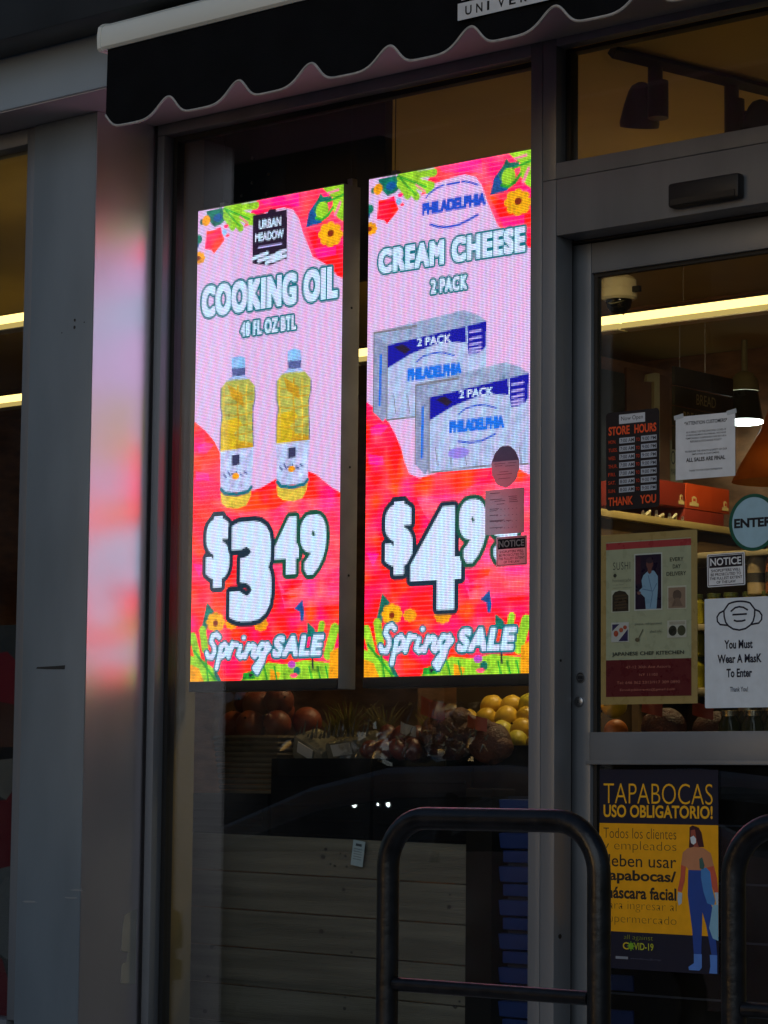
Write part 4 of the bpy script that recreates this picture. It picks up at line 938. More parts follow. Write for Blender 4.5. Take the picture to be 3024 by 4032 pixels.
# tapabocas
s = Sheet(.249, .661, .562, 1.1345, DY, (22, 25, 46), 0)
Yl = (236, 176, 30); N_ = (40, 36, 34)
s.text('TAPABOCAS', .035, .955, .07, .172, Yl, -.012); s.text('USO OBLIGATORIO!', .035, .955, .178, .242, Yl, .025)
s.rect(0, 1, .272, .815, (232, 164, 16))
for t_, u0, u1, v0, v1, bo in (('Todos los clientes', .035, .655, .295, .347, -.012), ('y empleados', .035, .655, .36, .418, -.02), ('deben usar', .035, .655, .428, .49, .004), ('tapabocas/', .035, .655, .505, .575, .03), ('m\u00e1scara facial', .035, .655, .588, .65, .03), ('para ingresar al', .035, .655, .66, .715, -.025), ('supermercado', .035, .655, .728, .782, -.025)):
    s.text(t_, u0, u1, v0, v1, N_, bo)
fig = [((66, 28, 34), [(.765, .285), (.79, .275), (.84, .285), (.865, .31), (.885, .38), (.76, .385), (.765, .33)]), ((150, 74, 60), [(.775, .30), (.81, .295), (.825, .35), (.845, .385), (.80, .39), (.80, .37), (.775, .355)]),
    ((188, 128, 92), [(.745, .39), (.80, .38), (.88, .385), (.94, .41), (.96, .46), (.985, .52), (.93, .525), (.88, .495), (.76, .495), (.74, .48), (.70, .475)]), ((188, 128, 92), [(.745, .39), (.71, .41), (.695, .47), (.735, .475), (.76, .43)]),
    ((196, 88, 66), [(.695, .47), (.735, .48), (.725, .55), (.70, .605), (.665, .60), (.69, .53)]), ((196, 88, 66), [(.91, .48), (.965, .47), (.99, .53), (1.0, .60), (.97, .605), (.935, .55)]),
    ((36, 70, 150), [(.755, .495), (.89, .495), (.90, .60), (.955, .68), (.975, .80), (.99, .905), (.945, .91), (.90, .76), (.87, .70), (.865, .80), (.86, .91), (.80, .91), (.785, .78), (.75, .62)]),
    ((170, 188, 205), [(.67, .605), (.705, .61), (.70, .66), (.675, .672), (.665, .64)]), ((170, 188, 205), [(.97, .60), (1, .60), (1, .66), (.985, .67)]),
    ((70, 130, 196), [(.86, .49), (.90, .48), (.935, .50), (.95, .58), (.975, .64), (.965, .665), (.91, .655), (.88, .60), (.86, .53)]), ((60, 96, 90), [(.845, .44), (.87, .43), (.89, .47), (.88, .49), (.85, .485)]),
    ((128, 176, 204), [(.955, .66), (1, .66), (1, .835), (.955, .825), (.925, .775), (.94, .72)]),
    ((84, 130, 210), [(.80, .905), (.865, .905), (.865, .97), (.845, .985), (.76, .985), (.755, .97), (.80, .95)]), ((84, 130, 210), [(.93, .905), (.99, .905), (.99, .995), (.925, .995), (.935, .96)]), ((210, 216, 222), [(.772, .335), (.80, .325), (.82, .34), (.82, .36), (.80, .37), (.78, .362)])]
for c_, p_ in fig: s.poly(p_, c_)
s.text('all against', .215, .46, .828, .858, (150, 160, 40), -.02); s.text('C', .205, .255, .866, .902, (196, 170, 40), .02); s.ell(.275, .884, .022, .016, (120, 170, 40)); s.text('VID-19', .30, .465, .866, .902, (170, 176, 50), .02)
for k in range(8): s.stroke([(.275, .884), (.275 + .032 * math.cos(k * .785), .884 + .024 * math.sin(k * .785))], .006, (120, 170, 40))
s.rect(.145, .25, .938, .951, (130, 136, 150)); s.text('www.todos.org @contigo', .27, .53, .94, .951, (80, 84, 104))
s.build('mask_poster', 'tall navy and yellow Spanish mask poster with a standing woman figure', 'poster')
# stickers on the shop window, behind its glass, pink screen glow mixed into their paper colours
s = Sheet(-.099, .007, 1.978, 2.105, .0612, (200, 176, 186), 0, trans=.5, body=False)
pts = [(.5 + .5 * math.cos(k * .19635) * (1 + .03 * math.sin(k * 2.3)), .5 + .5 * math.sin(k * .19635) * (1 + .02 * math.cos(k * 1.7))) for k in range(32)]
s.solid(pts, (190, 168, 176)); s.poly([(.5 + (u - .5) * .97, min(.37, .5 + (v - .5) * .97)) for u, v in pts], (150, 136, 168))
for u0, u1, v in ((.1, .5, .42), (.6, .9, .42), (.14, .4, .47), (.5, .85, .49), (.3, .62, .62), (.2, .75, .68), (.25, .7, .78)): s.rect(u0, u1, v, v + .012, (120, 92, 110))
s.build('oval_sticker', 'oval sticker tinted with pink screen light over the cream cheese screen, above the square paper', 'sticker')
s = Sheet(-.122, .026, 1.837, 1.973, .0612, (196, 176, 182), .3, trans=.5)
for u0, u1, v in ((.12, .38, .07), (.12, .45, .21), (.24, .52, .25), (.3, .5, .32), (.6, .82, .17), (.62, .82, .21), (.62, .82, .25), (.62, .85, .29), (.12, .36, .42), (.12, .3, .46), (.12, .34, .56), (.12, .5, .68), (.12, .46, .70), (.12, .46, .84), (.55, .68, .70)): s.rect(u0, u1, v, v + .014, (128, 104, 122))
for k in range(4):
    for q in range(6): s.rect(.3 + q * .1, .33 + q * .1, .44 + k * .14, .455 + k * .14, (140, 116, 132))
s.build('permit_paper', 'square form tinted with pink screen light, taped below the oval sticker', 'paper')
# poster behind the side window, only its edge shows
s = Sheet(-2.62, -1.96, .1, 1.62, -.10, (40, 44, 46), 0)
s.poly([(.62, .10), (.70, .065), (.80, .06), (.88, .085), (.93, .13), (.93, .19), (.62, .17)], (93, 14, 27)); s.poly([(.62, .165), (.93, .185), (.90, .30), (.66, .30)], (59, 33, 24)); s.poly([(.66, .278), (.91, .275), (.905, .30), (.66, .31)], (9, 7, 8)); s.poly([(.60, .31), (.92, .30), (.90, .36), (.82, .395), (.66, .37)], (86, 84, 80))
s.poly([(.5, .40), (.82, .395), (.93, .35), (1, .5), (1, .55), (.6, .57)], (84, 11, 21)); s.poly([(.55, .57), (1, .53), (1, .72), (.86, .75), (.6, .70)], (80, 84, 86)); s.poly([(.7, .72), (.82, .75), (.93, .85), (.95, 1), (.6, 1)], (93, 12, 23))
s.build('window_poster', 'dim poster with red shapes at the edge of the left hand window', 'poster')
# small tag by the produce stand
s = Sheet(-.94, -.888, .818, .901, .4, (150, 168, 176), -8)
s.rect(.25, .75, .12, .22, (60, 66, 72))
for v in (.32, .42, .52, .62, .72): s.rect(.15, .82, v, v + .03, (100, 112, 120))
s.build('price_tag', 'small pale paper tag hanging on the plank stand', 'tag')

# ---------------------------------------------------------------- inside the store: fittings
tubem = emat('warm fluorescent tube', (1.0, .72, .23), 2.9)
bl0 = mat('thin dark wire', (.05, .04, .03), .6)
white = mat('off white enamel', (.80, .76, .62), .45, 0, .06, 10)
glow_housing = emat('self glowing tube housing', (1.0, .72, .22), .62)  # housing given its own dim glow in place of light from the tube
def tube_row(x0, y, z, lab, n=1.52):
    t = empty('tube_light', (x0 + n / 2, y, z), lab, 'light', 'rows of fluorescent tube lights')
    MB().box(x0, x0 + n - .012, y - .03, y + .03, z - .034, z - .0095, glow_housing, .004).box(x0, x0 + n - .012, y - .036, y + .036, z - .040, z - .0345, white, .002).build('housing', t)
    MB().tube([(x0 + .004, y, z + .0125), (x0 + n - .016, y, z + .0125)], .021, tubem, 16).build('lamp', t)
    for dx in (.3, n - .3): MB().tube([(x0 + dx, y, z + .05), (x0 + dx, y, 3.598)], .0012, bl0, 6).build('hanger', t)
    w = MB(); a = x0 + n * .55; w.tube([(a, y - .03, z + .05), (a + .05, y - .052, z + .02), (a + .12, y - .055, z - .012), (a + .18, y - .05, z - .02), (a + .2, y - .05, z - .05)], .004, white, 6); w.build('cord', t)
    for q in (.22, .36): MB().box(x0 + n * .55 + q, x0 + n * .55 + q + .08, y - .02, y + .02, z - .055, z - .0405, white, .004).build('clip', t)
names = ['warm tube light of the long row, seen far left behind the pier', 'warm tube light of the long row, hidden left of the screens', 'warm tube light of the long row, glimpsed between the two screens', 'warm tube light crossing behind the door glass under the ceiling', 'warm tube light at the right end of the long row, leaving the photo', 'warm tube light of the long row beyond the right edge', 'warm tube light ending the long row at the right']
for k in range(7): tube_row(-6.25 + k * 1.52, 3.0, 3.075, names[k])
tube_row(-4.24, 1.3, 3.05, 'upper of the two tube light ends left of the pier')
# ceiling track with two spotlights
tr = empty('track_light', (-.24, 1.4, 3.55), 'black ceiling track with two dark spotlights behind the transom', 'spotlight')
bl = mat('black track metal', (.02, .015, .013), .5, 0, .15, 8)
MB().tube([(-.34, 1.0, 3.575), (-.05, 2.9, 3.575)], .0, bl, 4) if False else None
a0 = Vector((-.325, 1.0, 3.578)); a1 = Vector((.06, 3.0, 3.578))
spotm = emat('hidden spotlight glow', (1, .78, .42), 800)  # hidden glowing discs added to light the produce and cartons
def along(f): return a0 + (a1 - a0) * f
MB().tube([a0, a1], .024, bl, 4).build('rail', tr)
for f in (.10, .285):
    p = along(f); hd = MB().tube([p + Vector((0, 0, -.02)), p + Vector((0, 0, -.075))], .026, bl, 14).tube([p + Vector((.012, 0, -.07)), p + Vector((.012, 0, -.20))], .036, bl, 14)
    q = p + (Vector((-.07, .02, -.055)) if f < .2 else Vector((.115, .02, -.085))); d = Vector((-.25, .25, -1) if f < .2 else (-.5, .40, -1)).normalized()
    hd.tube([q - d * .002, q, q + d * .012, q + d * .03, q + d * .08, q + d * .14, q + d * .155], [.0005, .014, .034, .044, .058, .07, .068], bl, 20, False)
    hd.tube([p + Vector((.0, 0, -.12)), q + d * .05], .013, bl, 8); hh = hd.build('spotlight_head', tr); e0 = q + d * .12
    MB().tube([e0, e0 + d * .004], .05, spotm, 16).build('bulb', hh)
# dome camera
cm_ = empty('security_camera', (-2.15, 3.6, 3.3), 'white dome security camera hanging from the ceiling on a short pole', 'camera')
MB().lathe([(.028, .27), (.028, .11), (.034, .098), (.07, .082), (.08, .07), (.081, .03), (.084, .028), (.084, -.012), (.07, -.022)], (-2.15, 3.6, 3.33), white, 32).build('housing', cm_)
MB().lathe([(.060, -.02), (.060, -.032), (.053, -.058), (.036, -.078), (.012, -.088), (.0005, -.089)], (-2.15, 3.6, 3.33), mat('smoked dome', (.01, .009, .008), .08), 32).build('dome', cm_)
MB().box(-2.068, -2.03, 3.585, 3.61, 3.335, 3.362, blackpl, .003).build('bracket', cm_)
# pendant
pd = empty('pendant_lamp', (-3.21, 6.3, 3.13), 'white pendant lamp with a bright disc, hanging above the ENTER sticker', 'lamp')
cl = mat('cream lamp metal', (.36, .33, .2), .5, .1, .08, 10)
MB().tube([(-3.21, 6.3, 3.42), (-3.21, 6.3, 3.598)], .017, cl, 12).build('stem', pd)
MB().lathe([(.022, .30), (.05, .285), (.075, .25), (.082, .19), (.075, .187)], (-3.21, 6.3, 3.12), cl, 28).lathe([(.075, .186), (.09, .10), (.104, .02), (.102, .018), (.08, .16)], (-3.21, 6.3, 3.12), mat('smoked shade', (.05, .05, .035), .25), 28, False).build('lamp_shade', pd)
MB().lathe([(.103, .012), (.104, -.002), (.09, -.008), (.0005, -.01)], (-3.21, 6.3, 3.13), emat('lit pendant disc', (.85, 1.0, .95), 16), 28).build('diffuser', pd)
# amber shade beyond
ab = empty('amber_lamp', (-2.52, 5.5, 2.66), 'glowing amber bell shaped shade at the right edge behind the door', 'lamp')
am = bpy.data.materials.new('amber glass'); am.use_nodes = True
nt = am.node_tree; p = nt.nodes['Principled BSDF']; p.inputs['Base Color'].default_value = (.55, .17, .02, 1); p.inputs['Roughness'].default_value = .25
tl = nt.nodes.new('ShaderNodeBsdfTranslucent'); mxs = nt.nodes.new('ShaderNodeMixShader'); mxs.inputs[0].default_value = .55
wv = nt.nodes.new('ShaderNodeTexNoise'); wv.inputs['Scale'].default_value = 11; tcn = nt.nodes.new('ShaderNodeTexCoord'); cr = nt.nodes.new('ShaderNodeValToRGB')
cr.color_ramp.elements[0].color = (.28, .05, .01, 1); cr.color_ramp.elements[1].color = (.7, .27, .03, 1); nt.links.new(tcn.outputs['Object'], wv.inputs['Vector']); nt.links.new(wv.outputs[0], cr.inputs[0]); nt.links.new(cr.outputs[0], tl.inputs[0])
nt.links.new(p.outputs[0], mxs.inputs[1]); nt.links.new(tl.outputs[0], mxs.inputs[2]); nt.links.new(mxs.outputs[0], nt.nodes['Material Output'].inputs[0])
MB().lathe([(.03, .42), (.05, .36), (.085, .27), (.13, .19), (.185, .10), (.235, .0)], (-2.50, 5.5, 2.67), am, 32, False).build('lamp_shade', ab)
MB().ball((-2.43, 5.44, 2.73), .03, emat('amber bulb', (1, .5, .12), 7)).build('bulb', ab)
MB().tube([(-2.50, 5.5, 3.08), (-2.50, 5.5, 3.598)], .006, blackpl, 8).build('cord', ab)
# hanging aisle boards and wall graphics
darkb = mat('dark green slate board', (.06, .055, .036), .6, 0, .15, 6)
def wall_text(mb, txt, x, ya, yb, za, zb, m, bold=0.0):
    v, t, _ = glyphs(txt, 1.0, 0, bold); mb.add([(x, ya + p[0] * (yb - ya), za + p[1] * (zb - za)) for p in v], t, m, False)
chalk = mat('dull chalk lettering', (.42, .37, .18), .8)
asg = empty('aisle_sign', (-3, 5.58, 3.1), 'dark hanging aisle sign reading BREAD and BREAD CRUMBS', 'sign')
for z0, z1, tx, y0, y1 in ((3.205, 3.302, None, 0, 0), (3.098, 3.196, 'BREAD', 5.50, 5.685), (2.99, 3.09, 'BREAD CRUMBS', 5.375, 5.81), (2.86, 2.982, None, 0, 0)):
    b = MB().box(-3.02, -3.0, 5.30, 5.86, z0, z1, darkb, .002)
    if tx: wall_text(b, tx, -2.998, y0, y1, z0 + .022, z1 - .02, chalk)
    b.build('board', asg)
for y in (5.36, 5.6): MB().tube([(-3.01, y, 3.3), (-3.01, y, 3.598)], .002, steel, 6).build('wire', asg)
on = empty('aisle_number', (-3.81, 6.2, 3.2), 'brown aisle panel with a big pale number 1', 'sign')
MB().box(-3.818, -3.80, 5.99, 6.42, 2.72, 3.46, mat('brown panel', (.20, .085, .03), .7, 0, .2, 6)).build('panel', on)
nb = MB().prismx([(6.29, 2.95), (6.29, 3.46), (6.25, 3.46), (6.17, 3.44), (6.16, 3.40), (6.235, 3.405), (6.235, 2.95)], -3.7998, -3.78, mat('pale numeral', (.55, .48, .24), .6)); nb.build('numeral', on)
tag(MB().box(-3.818, -3.79, 5.5, 5.96, 2.7, 3.42, darkb, .004).build('slate_panel'), 'plain dark slate panel left of the big number 1', 'panel')
cs = MB().box(-3.818, -3.80, 6.425, 6.552, 2.70, 3.09, mat('cream board', (.30, .26, .14), .7))
wall_text(cs, 'OD', -3.798, 6.43, 6.52, 2.95, 3.03, darkb); wall_text(cs, 'MARKET', -3.798, 6.43, 6.52, 2.89, 2.925, darkb)
cs.build('x') if False else tag(cs.build('cream_sign'), 'cream wall sign half hidden behind the store hours sign', 'sign')
# board hanging behind the left screen
hb = MB().box(-1.80, -.93, .52, .56, 2.80, 3.56, mat('dark brown hoarding', (.014, .009, .008), .6, 0, .2, 5), .003)
for x, z in ((-1.55, 3.30), (-1.55, 3.21), (-1.55, 3.12), (-1.48, 3.16), (-1.6, 3.17), (-1.47, 3.23)):
    hb.tube([(x, .519, z), (x, .516, z)], .006, steel, 8)
tag(hb.build('dark_board'), 'dark board hanging behind the left screen, with small screws', 'board')
struct('inner_wall', MB().box(-1.9, -1.472, .081, .195, .006, 3.598, plaster))
# wall shelf running into the store with boxes
wood = mat('honey shelf wood', (.085, .05, .02), .55, 0, .25, 6, .1, 40, (1, .15, 1))
shf = empty('side_counter', (-1.2, 2.7, 2.1), 'brown wooden counter behind the store hours sign, stacked with boxes', 'counter')
MB().box(-1.75, -1.0, 1.86, 3.1, 2.10, 2.128, mat('pale shelf edge', (.42, .33, .13), .5, 0, .1, 8), .003).build('top', shf)
MB().box(-1.72, -1.03, 1.9, 3.08, .006, 2.099, wood, .004).build('cabinet', shf)
orange = mat('orange red carton', (.50, .06, .012), .45, 0, .08, 6)
dored = mat('dark red carton', (.26, .03, .015), .45, 0, .12, 6)
creaml = mat('cream carton print', (.62, .5, .22), .6)
def carton(y0, y1, z0, z1, m, lab, logo=True):
    b = MB().box(-1.32, -1.02, y0, y1, z0, z1, m, .002)
    if logo:
        for yc, k in ((y0 + (y1 - y0) * .18, 1), (y0 + (y1 - y0) * .9, .7)):
            w = (y1 - y0) * .1; zb = z0 + (z1 - z0) * .12
            b.prismx([(yc - w * k, zb), (min(y1 - .004, yc + w * k), zb), (min(y1 - .004, yc + w * k), zb + .012), (yc + w * .5 * k, zb + .014), (yc + w * .5 * k, zb + .034), (yc, zb + .04), (yc - w * .5 * k, zb + .034), (yc - w * .5 * k, zb + .014), (yc - w * k, zb + .012)], -1.0199, -1.018, creaml)
            b.prismx([(yc - w * .3 * k, zb + .019), (yc + w * .3 * k, zb + .019), (yc + w * .25 * k, zb + .03), (yc - w * .25 * k, zb + .03)], -1.0179, -1.017, m)
    return tag(b.build('carton'), lab, 'box', 'cartons on the wooden counter')
carton(2.47, 2.78, 2.183, 2.283, orange, 'bright orange carton with a cream emblem under the customer notice')
carton(2.20, 2.462, 2.183, 2.279, dored, 'dark red carton left of the bright orange one')
carton(2.46, 2.74, 2.129, 2.18, dored, 'low red carton under the bright orange one', False)
ctm = mat('clear wrap', (.7, .66, .45), .12, 0, .2, 30)
ut = MB()
for k in range(7):
    y = 2.16 + k * .045; ut.tube([(-1.01 - .02 * (k % 2), y, 2.133), (-1.03, y + .03, 2.146 + .004 * (k % 3)), (-1.06, y + .07, 2.135)], .006, ctm if k % 2 else steel, 6)
tag(ut.build('wrapped_cutlery'), 'shiny wrapped utensils lying on the counter edge', 'utensils')
ym = mat('yellow green card', (.36, .34, .03), .6)
tag(MB().box(-1.45, -1.25, 1.80, 1.82, 2.0, 2.28, ym, .002).build('yellow_card'), 'upright yellow card at the left edge of the door glass', 'card')
struct('counter_block', MB().box(-1.0, .6, 3.4, 3.9, .006, 2.0, mat('olive counter face', (.13, .10, .04), .7, 0, .2, 4)))
# jar shelf
jr = empty('jar_shelf', (-.45, 2.1, 1.6), 'wooden shelf unit with rows of yellow jars behind the door posters', 'shelf')
pale = mat('pale shelf front', (.34, .29, .17), .6)
for z in (1.17, 1.43, 1.665, 1.93): MB().box(-.92, .25, 2.0, 2.32, z, z + .022, pale, .002).build('shelf_board', jr)
MB().box(-.95, .28, 2.33, 2.36, .006, 1.96, wood).box(-.95, -.921, 2.0, 2.329, .006, 1.96, wood).box(.251, .28, 2.0, 2.329, .006, 1.96, wood).build('carcass', jr)
jmat = mat('yellow pickle jar', (.30, .26, .02), .15, 0, .3, 14); lidm = mat('green lid', (.10, .12, .03), .35); darkl = mat('dark label', (.04, .035, .03), .6)
def jar(x, y, z, h, m, lab, grp, cat='jar', lm=None):
    t = empty(cat, (x, y, z), lab, cat, grp); r = .036
    MB().lathe([(r * .8, 0), (r, .006), (r, h * .72), (r * .72, h * .84), (r * .7, h * .88)], (x, y, z), m, 16).build('body', t)
    MB().lathe([(r * .78, h * .88), (r * .78, h), (r * .7, h * 1.01)], (x, y, z), lm or lidm, 16).build('lid', t)
    if cat == 'bottle':
        MB().lathe([(r * 1.02, h * .28), (r * 1.02, h * .48)], (x, y, z), darkl, 16, False).build('label', t)
    return t
j0 = jar(-.70, 2.06, 1.687, .115, jmat, 'yellow jar on the shelf between the posters', 'yellow jars on the shelf')
for z in (1.687, 1.452):
    for k in range(5):
        for w in range(2 if z < 1.6 else 1):
            if z > 1.6 and k == 0: continue
            copy_tree(j0, (k * .078, .005 * (k % 2), z - 1.687 + w * .117))
cream_b = mat('cream tall bottle', (.40, .30, .16), .3, 0, .2, 10); red_b = mat('rust tall bottle', (.30, .10, .04), .3, 0, .2, 10)
for k, m in enumerate((cream_b, red_b, cream_b)):
    jar(-.425 + k * .078, 2.05, 1.953 - .266 + .10, .17, m, ('cream tall bottle right of the shoplifting notice', 'rust coloured tall bottle right of the shoplifting notice', 'cream tall bottle at the right edge of the photo')[k], 'tall bottles on the shelf', 'bottle')

# ---------------------------------------------------------------- produce
plank = mat('weathered grey planks', (.115, .104, .08), .8, 0, .35, 5, .4, 60, (.25, 1, 6))
st = empty('produce_stand', (-1.1, .6, 0), 'grey weathered plank stand under the lit screens', 'stand')
pb = MB(); rnd = random.Random(5)
for k in range(7):
    z1 = .905 - k * .1275; pb.box(-1.745, -.463, .42 + .002 * (k % 2), .445, z1 - .124, z1, plank, .003, (0, R(.75), 0))
kn = mat('dark knot', (.035, .03, .025), .9)
for k in range(26):
    x = rnd.choice((-1.1, -1.06, -.98, -.52, -.5, -1.6)) + rnd.uniform(-.03, .03); z = rnd.uniform(.1, .9); r = rnd.uniform(.003, .008)
    pb.prism([(x + r * 1.3 * math.cos(q * .785), z + r * math.sin(q * .785)) for q in range(8)], .4185, .4195, kn)
pb.build('plank_front', st)
pb = MB().box(-1.745, -.463, .446, 1.5, .86, .885, plank, .003); pb.build('top', st)
dkp = mat('dark post wood', (.008, .007, .006), .8, 0, .2, 8, spec=.1)
MB().box(-.462, -.356, .40, .52, .006, 1.075, dkp, .004).build('post', st)
bcr = mat('black crate plastic', (.004, .004, .005), .8, spec=.1)
def crate(x0, x1, y0, y1, z0, z1, lab):
    b = MB().box(x0, x1, y0, y0 + .012, z0, z1, bcr, .002).box(x0, x1, y1 - .012, y1, z0, z1, bcr, .002).box(x0, x0 + .012, y0 + .013, y1 - .013, z0, z1, bcr, .002).box(x1 - .012, x1, y0 + .013, y1 - .013, z0, z1, bcr, .002).box(x0 + .013, x1 - .013, y0 + .013, y1 - .013, z0, z0 + .01, bcr)
    for k in range(5): b.box(x0 + .02, x1 - .02, y0 - .004, y0 - .0005, z0 + .02 + k * (z1 - z0 - .03) / 5, z0 + .03 + k * (z1 - z0 - .03) / 5, bcr, .001)
    return tag(b.build('black_crate'), lab, 'crate', 'black produce crates on the plank stand')
crate(-1.74, -1.36, .44, .84, .887, 1.05, 'black crate under the orange basket, left end of the stand')
crate(-1.345, -.90, .44, .84, .887, 1.17, 'black crate in the middle of the stand under wrapped packs')
crate(-.885, -.475, .44, .84, .887, 1.145, 'black crate at the right of the stand under the net bags')
crate(-1.345, -.475, .86, 1.4, .887, 1.22, 'long black crate at the back under leaves and lemons')
wick = mat('wicker', (.06, .04, .018), .75, 0, .3, 30)
bk = MB(); 
for k in range(11):
    z = 1.052 + k * .019; f = .84 + k * .015; bx, by = .185 * f, .17 * f
    bk.tube([(-1.55 + bx * math.cos(q * .2244) * (1.05 if q % 2 else .99), .64 + by * math.sin(q * .2244) * (1.05 if q % 2 else .99), z) for q in range(28)], .0095, wick, 6, closed=True)
bk.lathe([(.001, 1.055), (.14, 1.055)], (-1.55, .64, 0), wick, 20, False)
tag(bk.build('wicker_basket'), 'dim wicker basket of oranges left under the cooking oil screen', 'basket')
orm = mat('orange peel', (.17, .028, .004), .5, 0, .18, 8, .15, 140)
o0 = None
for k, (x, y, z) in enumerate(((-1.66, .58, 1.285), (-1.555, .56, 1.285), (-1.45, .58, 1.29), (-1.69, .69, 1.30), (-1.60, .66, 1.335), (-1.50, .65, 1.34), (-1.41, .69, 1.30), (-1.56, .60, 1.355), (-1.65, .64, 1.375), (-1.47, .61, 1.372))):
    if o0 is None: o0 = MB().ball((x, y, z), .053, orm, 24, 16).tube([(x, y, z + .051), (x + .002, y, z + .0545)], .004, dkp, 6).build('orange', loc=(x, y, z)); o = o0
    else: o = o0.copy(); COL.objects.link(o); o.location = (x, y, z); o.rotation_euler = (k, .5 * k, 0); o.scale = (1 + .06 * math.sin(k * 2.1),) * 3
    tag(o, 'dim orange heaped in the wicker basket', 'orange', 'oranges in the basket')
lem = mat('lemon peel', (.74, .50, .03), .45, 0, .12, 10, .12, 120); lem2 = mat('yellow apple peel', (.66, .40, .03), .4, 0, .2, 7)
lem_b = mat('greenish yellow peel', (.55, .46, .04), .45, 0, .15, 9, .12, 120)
l0 = None; k = 0; kinds = []
for row in range(4):
    for c in range(7):
        x = -1.02 + c * .088 + (row % 2) * .044; y = .93 + row * .085; z = 1.225 + row * .047 + rnd.uniform(-.006, .006)
        if c < 2 and row < 2: continue
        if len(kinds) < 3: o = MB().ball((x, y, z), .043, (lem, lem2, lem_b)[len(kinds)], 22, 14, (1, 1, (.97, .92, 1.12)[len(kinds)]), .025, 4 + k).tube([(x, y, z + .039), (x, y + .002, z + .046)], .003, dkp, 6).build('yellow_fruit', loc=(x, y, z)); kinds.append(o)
        else: o = kinds[rnd.choice((0, 0, 1, 2))].copy(); COL.objects.link(o); o.location = (x, y, z); o.rotation_euler = (rnd.uniform(0, 6), rnd.uniform(0, 6), 0)
        o.scale = (rnd.uniform(.9, 1.06),) * 3
        k += 1; tag(o, 'yellow fruit in the lit heap right of the leaves', 'fruit', 'heaped yellow fruit')
leafm = mat('yellow green leaf', (.17, .15, .025), .5, 0, .35, 12, trans=.3); leafd = mat('dull straw leaf', (.20, .16, .05), .6, 0, .3, 12, trans=.3)
def leaves(cx, cy, cz, n, hgt, spread, lab, seed):
    rn = random.Random(seed); b = MB()
    for _ in range(n):
        a = rn.uniform(0, 6.28); sp = rn.uniform(.15, 1) * spread; h = hgt * rn.uniform(.5, 1); w = rn.uniform(.004, .011); m = rn.choice((leafm, leafd))
        dx, dy = math.cos(a) * sp, math.sin(a) * sp * .7; vs = []
        for i in range(6):
            t = i / 5; p = Vector((cx + dx * t ** 1.6, cy + dy * t ** 1.6, cz + h * (t - .28 * t ** 3 * rn.uniform(.6, 1.4)))); ww = w * (1 - t) ** .6 * (.6 + .8 * t * (1 - t))
            vs += [p + Vector((ww, -.3 * ww, 0)), p - Vector((ww, -.3 * ww, 0))]
        b.add(vs, [[2 * i, 2 * i + 1, 2 * i + 3, 2 * i + 2] for i in range(5)], m)
    return tag(b.build('leafy_bunch'), lab, 'greens', 'leafy bunches on the stand')
leaves(-1.47, .98, 1.2, 70, .27, .15, 'spiky straw coloured greens below the gap between the screens', 1)
leaves(-1.28, .96, 1.2, 60, .24, .13, 'spiky yellow green bunch under the cream cheese screen', 2)
leaves(-1.08, .98, 1.2, 60, .22, .15, 'spiky yellow green bunch just left of the yellow fruit', 9)
leaves(-1.60, 1.05, 1.2, 50, .22, .12, 'spiky dim greens behind the wicker basket', 3)
# wrapped packs
wrapm = glassmat('clear crinkled film', (.86, .84, .80), 1.6)
film = mat('shiny cling film', (.11, .10, .075), .08, 0, .4, 18, .5, 45)
lbl = mat('pale pack label', (.34, .33, .32), .5)
for k, (x, z, w, ry, lab) in enumerate(((-1.235, 1.195, .15, 24, 'film wrapped pack leaning left, with a striped pale label'), (-1.07, 1.20, .17, -6, 'film wrapped pack with a square pale label'))):
    b = MB().box(x - w / 2, x + w / 2, .50, .62, z - .045, z + .05, film, .018, (R(18), R(ry), 0)); b.box(x - w * .25, x + w * .25, .488, .4905, z - .02, z + .02, lbl, 0, (R(18), R(ry), 0))
    for q in range(9): b.tube([(x - w / 2 + q * w / 8, .52, z + .045), (x - w / 2 + q * w / 8 + .015, .515, z + .065 + .02 * ((q * 7) % 3))], [.006, .001], film, 5)
    tag(b.build('wrapped_pack'), lab, 'pack', 'film wrapped packs on the crates')
tom = mat('dark red tomato', (.085, .011, .006), .4, 0, .2, 8)
t0 = None
for k in range(8):
    x = -.975 + (k % 4) * .062 + (k // 4) * .03; z = 1.20 + (k // 4) * .045; y = .53 + (k // 4) * .05
    if t0 is None: t0 = MB().ball((x, y, z), .036, tom, 20, 12, (1.15, 1, .9)).build('tomato', loc=(x, y, z)); o = t0
    else: o = t0.copy(); COL.objects.link(o); o.location = (x, y, z); o.rotation_euler = (0, .4 * k, .3 * k)
    tag(o, 'dark red tomato between the wrapped packs and the net bags', 'tomato', 'tomatoes on the crate')
netm = mat('brown mesh of onions', (.095, .032, .018), .55, 0, .5, 22, .6, 160)
redbag = mat('red paper band', (.36, .05, .015), .5)
